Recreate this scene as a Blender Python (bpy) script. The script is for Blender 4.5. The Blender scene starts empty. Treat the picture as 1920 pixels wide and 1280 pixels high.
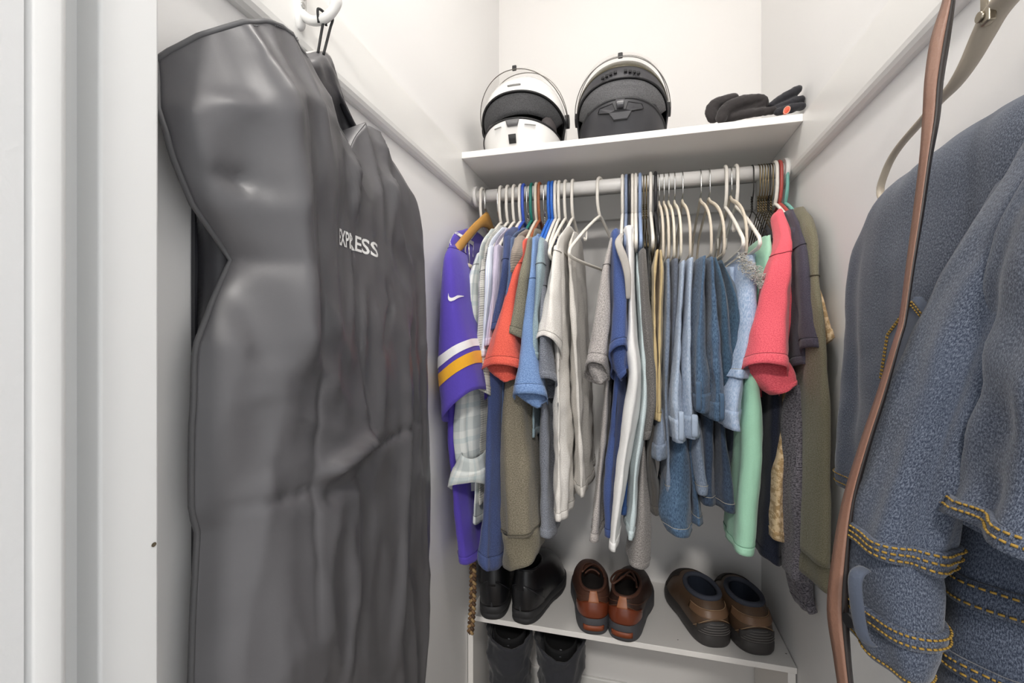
import bpy, bmesh, math, random
from mathutils import Vector, Matrix, noise
PI = math.pi
sc = bpy.context.scene
C = sc.collection
# ---------------------------------------------------------------- camera
F = 853.33; TH = math.radians(14.84)          # focal length in pixels of a 1920 px frame, yaw of the view
cd = bpy.data.cameras.new('camera'); cd.lens = 16.0; cd.sensor_width = 36.0; cd.clip_start = 0.01
cam = bpy.data.objects.new('camera', cd); C.objects.link(cam)
cam.location = (0, 0, 0); cam.rotation_euler = (PI/2, 0, TH); sc.camera = cam
# ---------------------------------------------------------------- world, exposure
w = bpy.data.worlds.new('world'); sc.world = w; w.use_nodes = True
w.node_tree.nodes['Background'].inputs[0].default_value = (0.97, 0.985, 1.0, 1)
w.node_tree.nodes['Background'].inputs[1].default_value = 0.70
vs = sc.view_settings; vs.view_transform = 'Standard'; vs.look = 'None'; vs.gamma = 1.0; vs.use_curve_mapping = False
vs.exposure = 0.74
LAMP_STRENGTH = 56.0; HALL_FILL_STRENGTH = 120.0
# ---------------------------------------------------------------- closet dimensions (metres, camera at the origin, y into the closet)
XL, XR, YB = -0.473, 0.395, 1.60
ZF, ZC = -1.25, 1.50
YR, ZR, RR = 1.286, 0.431, 0.018             # clothes rod
ZS = 0.52                                    # top of the upper shelf
ZL = -0.807                                  # top of the shoe shelf

def P(u, v, Y):
    a = math.atan((u-960)/F) - TH
    X = math.tan(a)*Y
    d = -X*math.sin(TH) + Y*math.cos(TH)
    return Vector((X, Y, (640-v)/F*d))
def PX(u, v, X):                             # the same for a plane parallel to a side wall
    a = math.atan((u-960)/F) - TH
    return P(u, v, X/math.tan(a))
def PZ(u, v, Z):                             # and for a level plane
    a = math.atan((u-960)/F) - TH
    dep = (640-v)/F
    d = Z/dep
    r = (u-960)/F*d
    return Vector((r*math.cos(TH)-d*math.sin(TH), r*math.sin(TH)+d*math.cos(TH), Z))

# ---------------------------------------------------------------- materials
def lin(c):
    if isinstance(c, str): c = tuple(int(c[i:i+2], 16)/255 for i in (0, 2, 4))
    return tuple(x/12.92 if x <= 0.04045 else ((x+0.055)/1.055)**2.4 for x in c[:3]) + (1,)
_m = {}
class NT:
    def __init__(s, name):
        s.m = bpy.data.materials.new(name); s.m.use_nodes = True; s.t = s.m.node_tree; s.n = s.t.nodes
        s.b = s.n['Principled BSDF']
    def new(s, ty, **kw):
        n = s.n.new(ty)
        for k, v in kw.items():
            if k.startswith('i_'):
                key = k[2:]; key = int(key) if key.isdigit() else key.replace('_', ' ')
                n.inputs[key].default_value = v
            else: setattr(n, k, v)
        return n
    def link(s, a, b): s.t.links.new(a, b)
    def mix(s, fac, a, b, mode='MIX'):
        n = s.n.new('ShaderNodeMix'); n.data_type = 'RGBA'; n.blend_type = mode
        for sock, val in ((n.inputs[0], fac), (n.inputs[6], a), (n.inputs[7], b)):
            if hasattr(val, 'is_output'): s.link(val, sock)
            else: sock.default_value = val
        return n.outputs[2]
    def math(s, op, a, b=0.0):
        n = s.n.new('ShaderNodeMath'); n.operation = op
        for sock, val in ((n.inputs[0], a), (n.inputs[1], b)):
            if hasattr(val, 'is_output'): s.link(val, sock)
            else: sock.default_value = val
        return n.outputs[0]
    def noise(s, scale, coord, detail=2.0, rough=0.5):
        n = s.new('ShaderNodeTexNoise', i_Scale=scale, i_Detail=detail, i_Roughness=rough); s.link(coord, n.inputs['Vector']); return n.outputs['Fac']
    def ramp(s, fac, stops):
        n = s.n.new('ShaderNodeValToRGB'); s.link(fac, n.inputs[0]); e = n.color_ramp.elements
        while len(e) < len(stops): e.new(0.5)
        for el, (p, c) in zip(e, stops): el.position = p; el.color = c
        return n.outputs[0]
    def bump(s, h, strength, dist=0.001):
        n = s.new('ShaderNodeBump', i_Strength=strength, i_Distance=dist); s.link(h, n.inputs['Height']); s.link(n.outputs[0], s.b.inputs['Normal'])
    def coord(s, k='Object'): return s.n.new('ShaderNodeTexCoord').outputs[k]
    def set(s, **kw):
        for k, v in kw.items(): s.b.inputs[k.replace('_', ' ')].default_value = v

def plain(name, col, rough=0.5, metal=0.0, bump=0.0, bscale=200, var=0.06, coat=0.0):
    if name in _m: return _m[name]
    t = NT(name); c = lin(col); co = t.coord()
    f = t.noise(bscale*0.15, co, 3)
    d = tuple(x*(1-var*2) for x in c[:3])+(1,)
    t.link(t.mix(f, c, d), t.b.inputs['Base Color'])
    t.set(Roughness=rough, Metallic=metal)
    if coat: t.set(Coat_Weight=coat)
    if bump: t.bump(t.noise(bscale, co, 4), bump)
    _m[name] = t.m; return t.m
def wall_mat(name, col, rough=0.55, bump=0.12, scale=160):
    if name in _m: return _m[name]
    t = NT(name); c = lin(col); co = t.coord(); f = t.noise(1.7, co, 4)
    t.link(t.mix(f, c, tuple(x*0.965 for x in c[:3])+(1,)), t.b.inputs['Base Color'])
    t.set(Roughness=rough); t.bump(t.noise(scale, co, 3), bump, 0.0008); _m[name] = t.m; return t.m
def fabric(name, col, col2=None, kind='solid', scale=900, contrast=0.5, col3=None, rough=0.92, bumpk=0.42, thr=(0.40, 0.62)):
    """cloth: solid, heather (mottled yarn), denim (twill with fades), stripe, plaid, check, herring, slub"""
    if name in _m: return _m[name]
    t = NT(name); c = lin(col); c2 = lin(col2) if col2 else tuple(x*0.8 for x in c[:3])+(1,)
    if kind == 'heather': c, c2 = tuple(min(1, max(0, a+(a-b)*0.25)) for a, b in zip(c, c2)), tuple(max(0, b-(a-b)*0.45) for a, b in zip(c, c2))
    uv = t.coord('UV'); co = t.coord('Object')
    sep = t.n.new('ShaderNodeSeparateXYZ'); t.link(uv, sep.inputs[0]); U, V = sep.outputs[0], sep.outputs[1]
    broad = t.noise(14, co, 3)
    if kind == 'heather':
        mp = t.new('ShaderNodeMapping'); mp.inputs['Scale'].default_value = (1, 2.2, 1); t.link(uv, mp.inputs[0])
        f = t.noise(scale*0.18, mp.outputs[0], 3, 0.75)
        f = t.ramp(f, [(0.5-0.11*contrast, (0, 0, 0, 1)), (0.5+0.11*contrast, (1, 1, 1, 1))])
        col_o = t.mix(f, c2, c)
    elif kind == 'denim':
        mp = t.new('ShaderNodeMapping'); mp.inputs['Scale'].default_value = (1, 0.5, 1); t.link(uv, mp.inputs[0])
        sp = t.noise(scale*0.22, mp.outputs[0], 4, 0.78)
        sp = t.ramp(sp, [(thr[0], (0, 0, 0, 1)), (thr[1], (1, 1, 1, 1))])
        fd = t.ramp(t.noise(9, co, 3), [(0.3, (0, 0, 0, 1)), (0.75, (1, 1, 1, 1))])
        base = t.mix(sp, c, c2)
        c3 = lin(col3) if col3 else tuple(min(1, x*1.35) for x in c2[:3])+(1,)
        col_o = t.mix(t.math('MULTIPLY', fd, 0.3), base, c3)
    elif kind in ('plaid', 'check'):
        def band(x, per, wid, off=0.0):
            fr = t.math('FRACT', t.math('ADD', t.math('MULTIPLY', x, 1.0/per), off))
            return t.math('LESS_THAN', fr, wid)
        c3 = lin(col3) if col3 else c2
        if kind == 'plaid':
            f1 = t.math('MULTIPLY', t.math('ADD', band(U, 0.085, 0.38), band(V, 0.085, 0.38)), 0.4)
            col_o = t.mix(f1, c, c2)
            f2 = t.math('MULTIPLY', t.math('ADD', band(U, 0.085, 0.14, 0.42), band(V, 0.085, 0.14, 0.42)), 0.33)
            col_o = t.mix(f2, col_o, c3)
        else:
            fine = t.math('MULTIPLY', t.math('ADD', band(U, 0.0058, 0.42), band(V, 0.0058, 0.42)), 0.42)
            gate = t.math('MULTIPLY', t.math('ADD', band(U, 0.046, 0.62), band(V, 0.046, 0.62)), 0.5)
            col_o = t.mix(t.math('MULTIPLY', fine, t.math('ADD', gate, 0.25)), c, c2)
    elif kind == 'stripe':
        fr = t.math('FRACT', t.math('MULTIPLY', U, 1.0/0.009)); f = t.math('LESS_THAN', fr, 0.45)
        col_o = t.mix(f, c, c2)
    elif kind == 'herring':
        z = t.math('PINGPONG', U, 0.012); a = t.math('ADD', z, t.math('MULTIPLY', V, 1.0))
        f = t.math('LESS_THAN', t.math('FRACT', t.math('MULTIPLY', a, 260.0)), 0.5)
        col_o = t.mix(f, c, c2)
    elif kind == 'rib':
        f = t.math('LESS_THAN', t.math('FRACT', t.math('MULTIPLY', V, 1.0/0.006)), 0.5); col_o = t.mix(f, c, c2)
    else:
        col_o = t.mix(t.noise(scale*0.6, co, 3), c, tuple(x*0.86 for x in c[:3])+(1,))
    col_o = t.mix(t.math('MULTIPLY', broad, 0.28), col_o, tuple(x*0.82 for x in c[:3])+(1,))
    t.link(col_o, t.b.inputs['Base Color'])
    t.set(Roughness=rough, Sheen_Weight=0.18, Sheen_Roughness=0.5, Specular_IOR_Level=0.2)
    h = t.mix(0.5, t.noise(520, co, 2), t.noise(110, co, 4))
    t.bump(h, bumpk, 0.0018)
    _m[name] = t.m; return t.m
def glassy(name, tint, alpha=0.12):
    if name in _m: return _m[name]
    t = NT(name); t.set(Base_Color=lin(tint), Roughness=0.06, Alpha=alpha, Specular_IOR_Level=0.7)
    _m[name] = t.m; return t.m
def emit(name, col, s):
    t = NT(name); t.set(Base_Color=(1, 1, 1, 1), Emission_Color=lin(col), Emission_Strength=s); _m[name] = t.m; return t.m

# ---------------------------------------------------------------- mesh helpers
ORG = {}
def org(o):
    v = Vector((0, 0, 0))
    while o is not None: v += ORG.get(o.name, Vector((0, 0, 0))); o = o.parent
    return v
def tag(o, label=None, cat=None, group=None, kind=None):
    if label: o['label'] = label
    if cat: o['category'] = cat
    if group: o['group'] = group
    if kind: o['kind'] = kind
    return o
def thing(name, label, cat, loc=(0, 0, 0), group=None, rot=(0, 0, 0)):
    o = bpy.data.objects.new(name, None); C.objects.link(o); o.empty_display_size = 0.02
    o.location = loc; o.rotation_euler = rot
    ORG[o.name] = Vector(loc)
    return tag(o, label, cat, group)
def mk(name, V, Fc, mat, parent=None, smooth=True, uv=None, local=False, bevel=0.0, solid=0.0, seg=2):
    """one mesh object; V in world coordinates unless local"""
    off = Vector((0, 0, 0)) if (local or parent is None) else org(parent)
    me = bpy.data.meshes.new(name)
    me.from_pydata([tuple(Vector(v)-off) for v in V], [], Fc); me.update()
    if smooth: me.polygons.foreach_set('use_smooth', [True]*len(me.polygons))
    if uv is not None:
        l = me.uv_layers.new(name='uv'); data = []
        for p in me.polygons:
            for k, vi in enumerate(p.vertices): data += list(uv(p.index, k, vi))
        l.data.foreach_set('uv', data)
    if mat: me.materials.append(mat)
    o = bpy.data.objects.new(name, me); C.objects.link(o)
    if parent is not None: o.parent = parent
    if solid:
        m = o.modifiers.new('solid', 'SOLIDIFY'); m.thickness = solid; m.offset = -1.0
    if bevel:
        m = o.modifiers.new('bevel', 'BEVEL'); m.width = bevel; m.segments = seg; m.limit_method = 'ANGLE'; m.angle_limit = math.radians(40)
        for p in me.polygons: p.use_smooth = True
        w_ = o.modifiers.new('wn', 'WEIGHTED_NORMAL'); w_.keep_sharp = False
    return o
BOXF = [(0, 3, 2, 1), (4, 5, 6, 7), (0, 1, 5, 4), (1, 2, 6, 5), (2, 3, 7, 6), (3, 0, 4, 7)]
def boxv(x0, x1, y0, y1, z0, z1): return [(x0, y0, z0), (x1, y0, z0), (x1, y1, z0), (x0, y1, z0), (x0, y0, z1), (x1, y0, z1), (x1, y1, z1), (x0, y1, z1)]
def box(name, x0, x1, y0, y1, z0, z1, mat, parent=None, bevel=0.0, local=False, seg=2):
    return mk(name, boxv(x0, x1, y0, y1, z0, z1), BOXF, mat, parent, smooth=False, bevel=bevel, local=local, seg=seg)
def grid_faces(R, n, wrap=True, off=0):
    f = []
    for i in range(R-1):
        for j in range(n if wrap else n-1):
            k = (j+1) % n
            f.append((off+i*n+j, off+i*n+k, off+(i+1)*n+k, off+(i+1)*n+j))
    return f
def catmull(pts, m):
    """m samples through pts (tuples of equal length)"""
    n = len(pts); out = []
    for q in range(m):
        x = q/(m-1)*(n-1); i = min(int(x), n-2); t = x-i
        p0, p1, p2, p3 = pts[max(i-1, 0)], pts[i], pts[i+1], pts[min(i+2, n-1)]
        out.append(tuple(0.5*(2*b + (c-a)*t + (2*a-5*b+4*c-d)*t*t + (3*b-a-3*c+d)*t*t*t) for a, b, c, d in zip(p0, p1, p2, p3)))
    return out
def tube_geo(pts, r, n=8, closed=False, flat=1.0, up=None, cap=True):
    """a tube along pts; r a number or list; flat squeezes the section along its second axis"""
    pts = [Vector(p) for p in pts]; m = len(pts); V = []; prev = None
    for i, p in enumerate(pts):
        a = pts[i-1] if (i > 0 or closed) else pts[i]; b = pts[(i+1) % m] if (i < m-1 or closed) else pts[i]
        tan = (b-a).normalized() if (b-a).length > 1e-9 else Vector((0, 0, 1))
        if up is not None: nrm = Vector(up)
        elif prev is None: nrm = Vector((1, 0, 0)) if abs(tan.x) < 0.8 else Vector((0, 1, 0))
        else: nrm = prev
        nrm = (nrm - tan*nrm.dot(tan)); nrm = nrm.normalized() if nrm.length > 1e-6 else Vector((0, 0, 1))
        prev = nrm; bi = tan.cross(nrm)
        rr = r[i] if isinstance(r, (list, tuple)) else r
        for j in range(n):
            ph = 2*PI*j/n; V.append(p + nrm*(math.cos(ph)*rr) + bi*(math.sin(ph)*rr*flat))
    Fc = grid_faces(m, n)
    if closed:
        for j in range(n): Fc.append(((m-1)*n+j, (m-1)*n+(j+1) % n, (j+1) % n, j))
    elif cap:
        Fc.append(tuple(range(n))[::-1]); Fc.append(tuple((m-1)*n+j for j in range(n)))
    return V, Fc
def tube(name, pts, r, mat, parent=None, n=8, **kw):
    loc = kw.pop('local', False)
    V, Fc = tube_geo(pts, r, n, **kw); return mk(name, V, Fc, mat, parent, local=loc)
def join_geo(parts):
    V, Fc = [], []
    for v, f in parts:
        o = len(V); V += list(v); Fc += [tuple(i+o for i in q) for q in f]
    return V, Fc
def cyl(name, p0, p1, r, mat, parent=None, n=24, local=False):
    V, Fc = tube_geo([p0, p1], r, n); o = mk(name, V, Fc, mat, parent, smooth=False, local=local)
    for p in o.data.polygons: p.use_smooth = len(p.vertices) == 4
    return o
def lathe(name, prof, center, mat, parent=None, n=32, axis='z'):
    V = []
    for r, h in prof:
        for j in range(n):
            a = 2*PI*j/n
            d = (r*math.cos(a), r*math.sin(a), h) if axis == 'z' else (h, r*math.cos(a), r*math.sin(a))
            V.append(Vector(center)+Vector(d))
    return mk(name, V, grid_faces(len(prof), n), mat, parent)
def copy_tree(o, parent=None, mats=None):
    c = o.copy(); C.objects.link(c); c.parent = parent
    if o.name in ORG: ORG[c.name] = ORG[o.name].copy()
    for ch in list(o.children): copy_tree(ch, c)
    return c

# ---------------------------------------------------------------- base materials
M_wall = wall_mat('wall paint warm white', 'EDECEB')
M_back = wall_mat('wall paint back', 'EBE9E7')
M_trim = wall_mat('trim gloss white', 'EFEEEB', 0.35, 0.05, 60)
M_jamb = wall_mat('door frame white', 'E9EAEA', 0.4, 0.06, 70)
M_melamine = wall_mat('white melamine', 'EFECE8', 0.35, 0.02, 400)
M_ceil = wall_mat('ceiling white', 'F2F1EF')
M_floor = plain('floor carpet', '8F867C', 0.95, 0, 0.5, 300)
M_rod = plain('rod white enamel', 'EDEBE8', 0.3, var=0.02)
M_hang_white = plain('hanger ivory plastic', 'F0EBE2', 0.35, var=0.03)
M_chrome = plain('chrome', 'C9C9C7', 0.18, 1.0, var=0.02)
M_dark = plain('soft black', '17171A', 0.6)

# ---------------------------------------------------------------- the room
def struct(o): o['kind'] = 'structure'; return o
T = 0.10
struct(box('floor', XL-T, XR+T, -1.6, YB+T, ZF-0.05, ZF, M_floor))
struct(box('ceiling', XL-T, XR+T, 0.04, YB+T, ZC, ZC+0.05, M_ceil))
struct(box('ceiling', XL-0.9, XR+0.9, -1.6, 0.04, 1.22, 1.27, M_ceil))
struct(box('wall_back', XL-T, XR+T, YB, YB+T, ZF, ZC, M_back))
WLo = struct(box('wall_left', XL-T, XL, 0.14, YB, ZF, ZC, M_wall))
struct(box('wall_right', XR, XR+T, 0.14, YB, ZF, ZC, M_wall))
TT = 0.019
ZT0 = 0.415
for nm, x0, x1, lab in (('trim_left', XL, XL+TT, 'left'), ('trim_right', XR-TT, XR, 'right')):
    s = 1 if nm == 'trim_left' else -1; xw = XL if s > 0 else XR
    pr = [(0, ZT0-0.004), (TT*0.45*s, ZT0-0.004), (TT*0.75*s, ZT0), (TT*0.93*s, ZT0+0.006), (TT*s, ZT0+0.014), (TT*s, ZS-0.002), (TT*0.85*s, ZS), (0, ZS)]
    V = [(xw+a, y, z) for y in (0.145, YB) for a, z in pr]; n = len(pr)
    Fc = [(i, (i+1) % n, n+(i+1) % n, n+i) for i in range(n)]+[tuple(range(n))[::-1], tuple(range(n, 2*n))]
    struct(mk(nm, V, Fc, M_trim, smooth=False))
struct(box('trim_back', XL+TT, XR-TT, YB-TT, YB, ZT0, ZS-0.019, M_trim, bevel=0.003))
struct(box('baseboard_back', XL+0.02, XR-0.02, YB-0.012, YB, ZF, ZF+0.09, M_trim, bevel=0.004))
# door frame seen edge-on at the left
JB = struct(thing('door_1', None, None))
def jb(u0, u1, X, mat=M_jamb, y0=None, nm='jamb', bev=0.003):
    def y_at(u): return X/math.tan(math.atan((u-960)/F)-TH)
    return box(nm, -0.60, X, y_at(u0) if y0 is None else y0, y_at(u1), ZF, 0.95, mat, JB, bevel=bev)
jb(186, 299, -0.400, nm='jamb')
jb(45, 132, -0.385, nm='door_stop', bev=0.006)
box('jamb_reveal', -0.60, -0.424, 0.205, 0.262, ZF, 0.95, M_jamb, JB)
box('jamb_casing', -0.60, -0.384, -0.02, 0.2055, ZF, 0.95, wall_mat('wall paint hall', 'DDDEDF', 0.6, 0.25, 220), JB)
box('head_casing', -0.60, XR+0.2, 0.0, 0.25, 0.95, ZC, M_jamb, JB)
box('jamb', 0.42, 0.60, 0.0, 0.25, ZF, 0.95, M_jamb, JB)
nh = PX(301, 1015, -0.400)
mk('screw_hole', [Vector((-0.3995, nh.y-0.006+0.0022*math.cos(a), nh.z+0.002*math.sin(a))) for a in [i*PI/6 for i in range(12)]] , [tuple(range(12))], plain('hole brown', '5A5040', 0.9), JB)
# lamp of the closet ceiling
LP = thing('ceiling_lamp', 'round flush ceiling lamp with frosted glass above the closet doorway', 'lamp', (-0.04, 0.50, ZC))
lathe('lamp_base', [(0.001, 0), (0.10, 0), (0.10, -0.018), (0.085, -0.02)], (-0.04, 0.50, ZC), M_trim, LP)
lathe('lamp_glass', [(0.085, -0.018), (0.085, -0.03), (0.075, -0.055), (0.05, -0.07), (0.02, -0.076), (0.001, -0.077)], (-0.04, 0.50, ZC), emit('lamp glow', 'FFFAF4', LAMP_STRENGTH), LP)

HL = thing('hall_fill_lamp', 'added fill lamp, round and flush, out of view in the hall outside the closet', 'lamp', (0.08, -1.30, 1.20))  # added lamp, out of view, to brighten the clothes and lower closet
lathe('lamp_base', [(0.001, 0.02), (0.17, 0.02), (0.17, 0.0), (0.15, -0.002)], (0.08, -1.30, 1.20), M_trim, HL)
lathe('lamp_glass', [(0.15, 0.0), (0.15, -0.02), (0.13, -0.05), (0.08, -0.07), (0.03, -0.078), (0.001, -0.079)], (0.08, -1.30, 1.20), emit('hall fill lamp glow', 'FFFAF4', HALL_FILL_STRENGTH), HL)
# upper shelf, rod, shoe shelf
SH = tag(box('wall_shelf', XL+TT, XR-TT, 1.173, YB, ZS-0.018, ZS, M_melamine, bevel=0.0015), 'white board shelf above the clothes rod, carrying helmets and gloves', 'shelf')
RD = thing('clothes_rod', 'white round clothes rod under the upper shelf, full of hangers', 'rod', (0, YR, ZR))
cyl('pole', (XL+TT, YR, ZR), (XR-TT, YR, ZR), RR, M_rod, RD, 32)
for x0, x1 in ((XL+TT, XL+TT+0.010), (XR-TT-0.010, XR-TT)):
    cyl('socket', (x0, YR, ZR), (x1, YR, ZR), 0.030, M_rod, RD, 32)
SU = thing('shoe_rack', 'low white open rack on the closet floor, shoes on its top board', 'rack', (0, 1.43, ZF))
YS = 1.267
box('top_board', XL+0.002, XR-0.002, YS, YB-0.001, ZL-0.015, ZL, M_melamine, SU, bevel=0.001)
box('side_panel', XL+0.002, XL+0.018, YS+0.002, YB-0.013, ZF, ZL-0.015, M_melamine, SU, bevel=0.001)
box('side_panel', XR-0.022, XR-0.004, YS+0.002, YB-0.013, ZF, ZL-0.015, M_melamine, SU, bevel=0.001)
mk('dust_speck', [PZ(1271, 1199, ZL+0.0006)+Vector((0.0016*math.cos(a), 0.0016*math.sin(a), 0)) for a in [i*PI/4 for i in range(8)]], [tuple(range(8))], M_dark, SU)
mk('dust_speck', [PZ(1474, 1225, ZL+0.0006)+Vector((0.0026*math.cos(a), 0.0016*math.sin(a), 0)) for a in [i*PI/4 for i in range(8)]], [tuple(range(8))], M_dark, SU)
# ---------------------------------------------------------------- hangers (local frame: origin on the rod axis, y along the hanger, z up)
def hook_path(r, stem, back=200, front=True):
    pts = []
    R = RR+r+0.0005
    for k in range(13):
        a = math.radians(-25 + (180+25)*k/12)              # back of the rod, over the top, to the front
        pts.append((0, R*math.cos(a), R*math.sin(a)))
    pts += [(0, -R, -0.02), (0, -R*0.98, -0.045), (0, -R*0.55, stem+0.012), (0, 0, stem)]
    return pts
def tri_path(stem, half, drop, bar, rnd=0.016):
    """closed outline of a tubular hanger: apex, arm, rounded tip, bar"""
    right = [(0, 0, stem), (0, 0.03, stem-0.012), (0, half*0.55, stem-0.012-(drop-0.012)*0.48), (0, half-0.02, stem-drop+0.004), (0, half-0.004, stem-drop-0.008),
             (0, half, stem-drop-0.02), (0, half-0.006, bar+0.004), (0, half-0.022, bar), (0, half*0.5, bar-0.002)]
    left = [(x, -y, z) for x, y, z in right[1:]][::-1]
    ctrl = right+[(0, 0, bar-0.002)]+left
    return ctrl
def smooth_closed(ctrl, m):
    n = len(ctrl); out = []
    for q in range(m):
        x = q/m*n; i = int(x); t = x-i
        p0, p1, p2, p3 = [ctrl[(i+k-1) % n] for k in range(4)]
        out.append(tuple(0.5*(2*b+(c-a)*t+(2*a-5*b+4*c-d)*t*t+(3*b-a-3*c+d)*t*t*t) for a, b, c, d in zip(p0, p1, p2, p3)))
    return out
_hp = {}
def h_plastic(mat, key, half=0.205):
    t = thing('clothes_hanger', None, None)
    tube('hook', catmull(hook_path(0.0042, -0.085), 30), 0.0043, mat, t, 8, local=True)
    V, Fc = tube_geo(smooth_closed(tri_path(-0.085, half, 0.115*half/0.205, -0.228 if half > 0.2 else -0.205), 60), 0.0043, 8, closed=True, up=(1, 0, 0))
    mk('frame', V, Fc, mat, t, local=True)
    for s in (-1, 1):
        tube('strap_hook', [(0, s*0.10, -0.142), (0, s*0.10, -0.162), (0, s*0.103, -0.169), (0, s*0.111, -0.170), (0, s*0.114, -0.163)], 0.0026, mat, t, 6, local=True)
    return t
def h_wire(mat, key):
    t = thing('clothes_hanger', None, None)
    tube('hook', catmull(hook_path(0.0012, -0.075), 30), 0.0015, mat, t, 6, local=True)
    parts = []
    for ph in (0, PI):
        parts.append(tube_geo([(0.0017*math.cos(k*0.9+ph), 0.0017*math.sin(k*0.9+ph), -0.06-k*0.0019) for k in range(22)], 0.0014, 5))
    V, Fc = join_geo(parts); mk('twist', V, Fc, mat, t, local=True)
    V, Fc = tube_geo(smooth_closed(tri_path(-0.10, 0.145, 0.085, -0.195), 48), 0.0014, 6, closed=True, up=(1, 0, 0))
    mk('frame', V, Fc, mat, t, local=True)
    return t
def h_slim(mat, key):
    t = thing('trouser_hanger', None, None)
    tube('hook', catmull(hook_path(0.0014, -0.060), 30), 0.0016, M_chrome, t, 6, local=True)
    rt = [(0, 0, -0.058), (0, 0.025, -0.073), (0, 0.085, -0.098), (0, 0.135, -0.128), (0, 0.165, -0.16), (0, 0.176, -0.19), (0, 0.176, -0.222), (0, 0.168, -0.232), (0, 0.15, -0.234), (0, 0.07, -0.234)]
    ctrl = rt+[(0, 0, -0.234)]+[(x, -y, z) for x, y, z in rt[1:]][::-1]
    V, Fc = tube_geo(smooth_closed(ctrl, 64), 0.0032, 8, closed=True, up=(1, 0, 0), flat=1.7)
    mk('frame', V, Fc, mat, t, local=True)
    return t
def h_wood(mat, key):
    t = thing('wooden_hanger', None, None)
    tube('hook', catmull(hook_path(0.0016, -0.055), 30), 0.0017, M_chrome, t, 6, local=True)
    ys = [-0.215+0.43*k/28 for k in range(29)]; V = []
    for y in ys:
        a = abs(y)/0.215
        zc = -0.075-0.125*a**1.35 + 0.004*math.cos(a*PI); hh = 0.014+0.010*math.exp(-(a*6)**2)+0.004*a; hw = 0.0065
        for k in range(12):
            ph = 2*PI*k/12; V.append((hw*math.cos(ph)-0.010*a*a, y, zc+hh*math.sin(ph)))
    Fc = grid_faces(29, 12)+[tuple(range(12))[::-1], tuple(28*12+k for k in range(12))]
    mk('arm', V, Fc, mat, t, local=True)
    cyl('trouser_bar', (0.010, -0.185, -0.235), (0.010, 0.185, -0.235), 0.0055, plain('pale dowel', 'D9CDB8', 0.5), t, 12, local=True)
    for s in (-1, 1): tube('bar_wire', [(0.008, s*0.17, -0.175), (0.010, s*0.17, -0.235)], 0.0018, M_chrome, t, 6, local=True)
    return t
HMAT = dict(white=M_hang_white, ivory=plain('hanger cream', 'E4DCCB', 0.45, var=0.03), beige=plain('hanger beige flocked', 'D8CDBC', 0.7, var=0.04), blue=plain('hanger blue', '2F6FD0', 0.35), royal=plain('hanger royal blue', '3D5FCB', 0.35),
    green=plain('hanger deep green', '1E7A6C', 0.4), brown=plain('hanger rust brown', 'A5603C', 0.45), slate=plain('hanger slate blue', '8796B4', 0.4), black=plain('hanger black', '26262A', 0.4),
    skyblue=plain('hanger pale blue', '93A9D0', 0.4), red=plain('hanger red', 'B8504A', 0.4), teal=plain('hanger mint teal', '7FBDB2', 0.4), bronze=plain('bronze wire', '75664A', 0.3, 0.9),
    blackwire=plain('black wire', '2A2724', 0.4, 0.5), wood=plain('honey wood', 'CF9A4E', 0.4, 0, 0.15, 60, 0.14), chrome=M_chrome)
HK = dict(plastic=h_plastic, short=lambda m, k: h_plastic(m, k, 0.155), wire=h_wire, slim=h_slim, wood=h_wood)
def hanger(kind, colr, u, label, rz=0.0, group=None, tilt=0.0):
    x = P(u, 350, YR-0.012).x
    key = (kind, colr)
    if key not in _hp: t = _hp[key] = HK[kind](HMAT[colr], key)
    else: t = copy_tree(_hp[key])
    t.location = (x, YR, ZR); t.rotation_euler = (0, math.radians(tilt), math.radians(rz)); ORG[t.name] = Vector(t.location)
    for k in ('group',):
        if k in t: del t[k]
    return tag(t, label, 'hanger', group)

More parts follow.
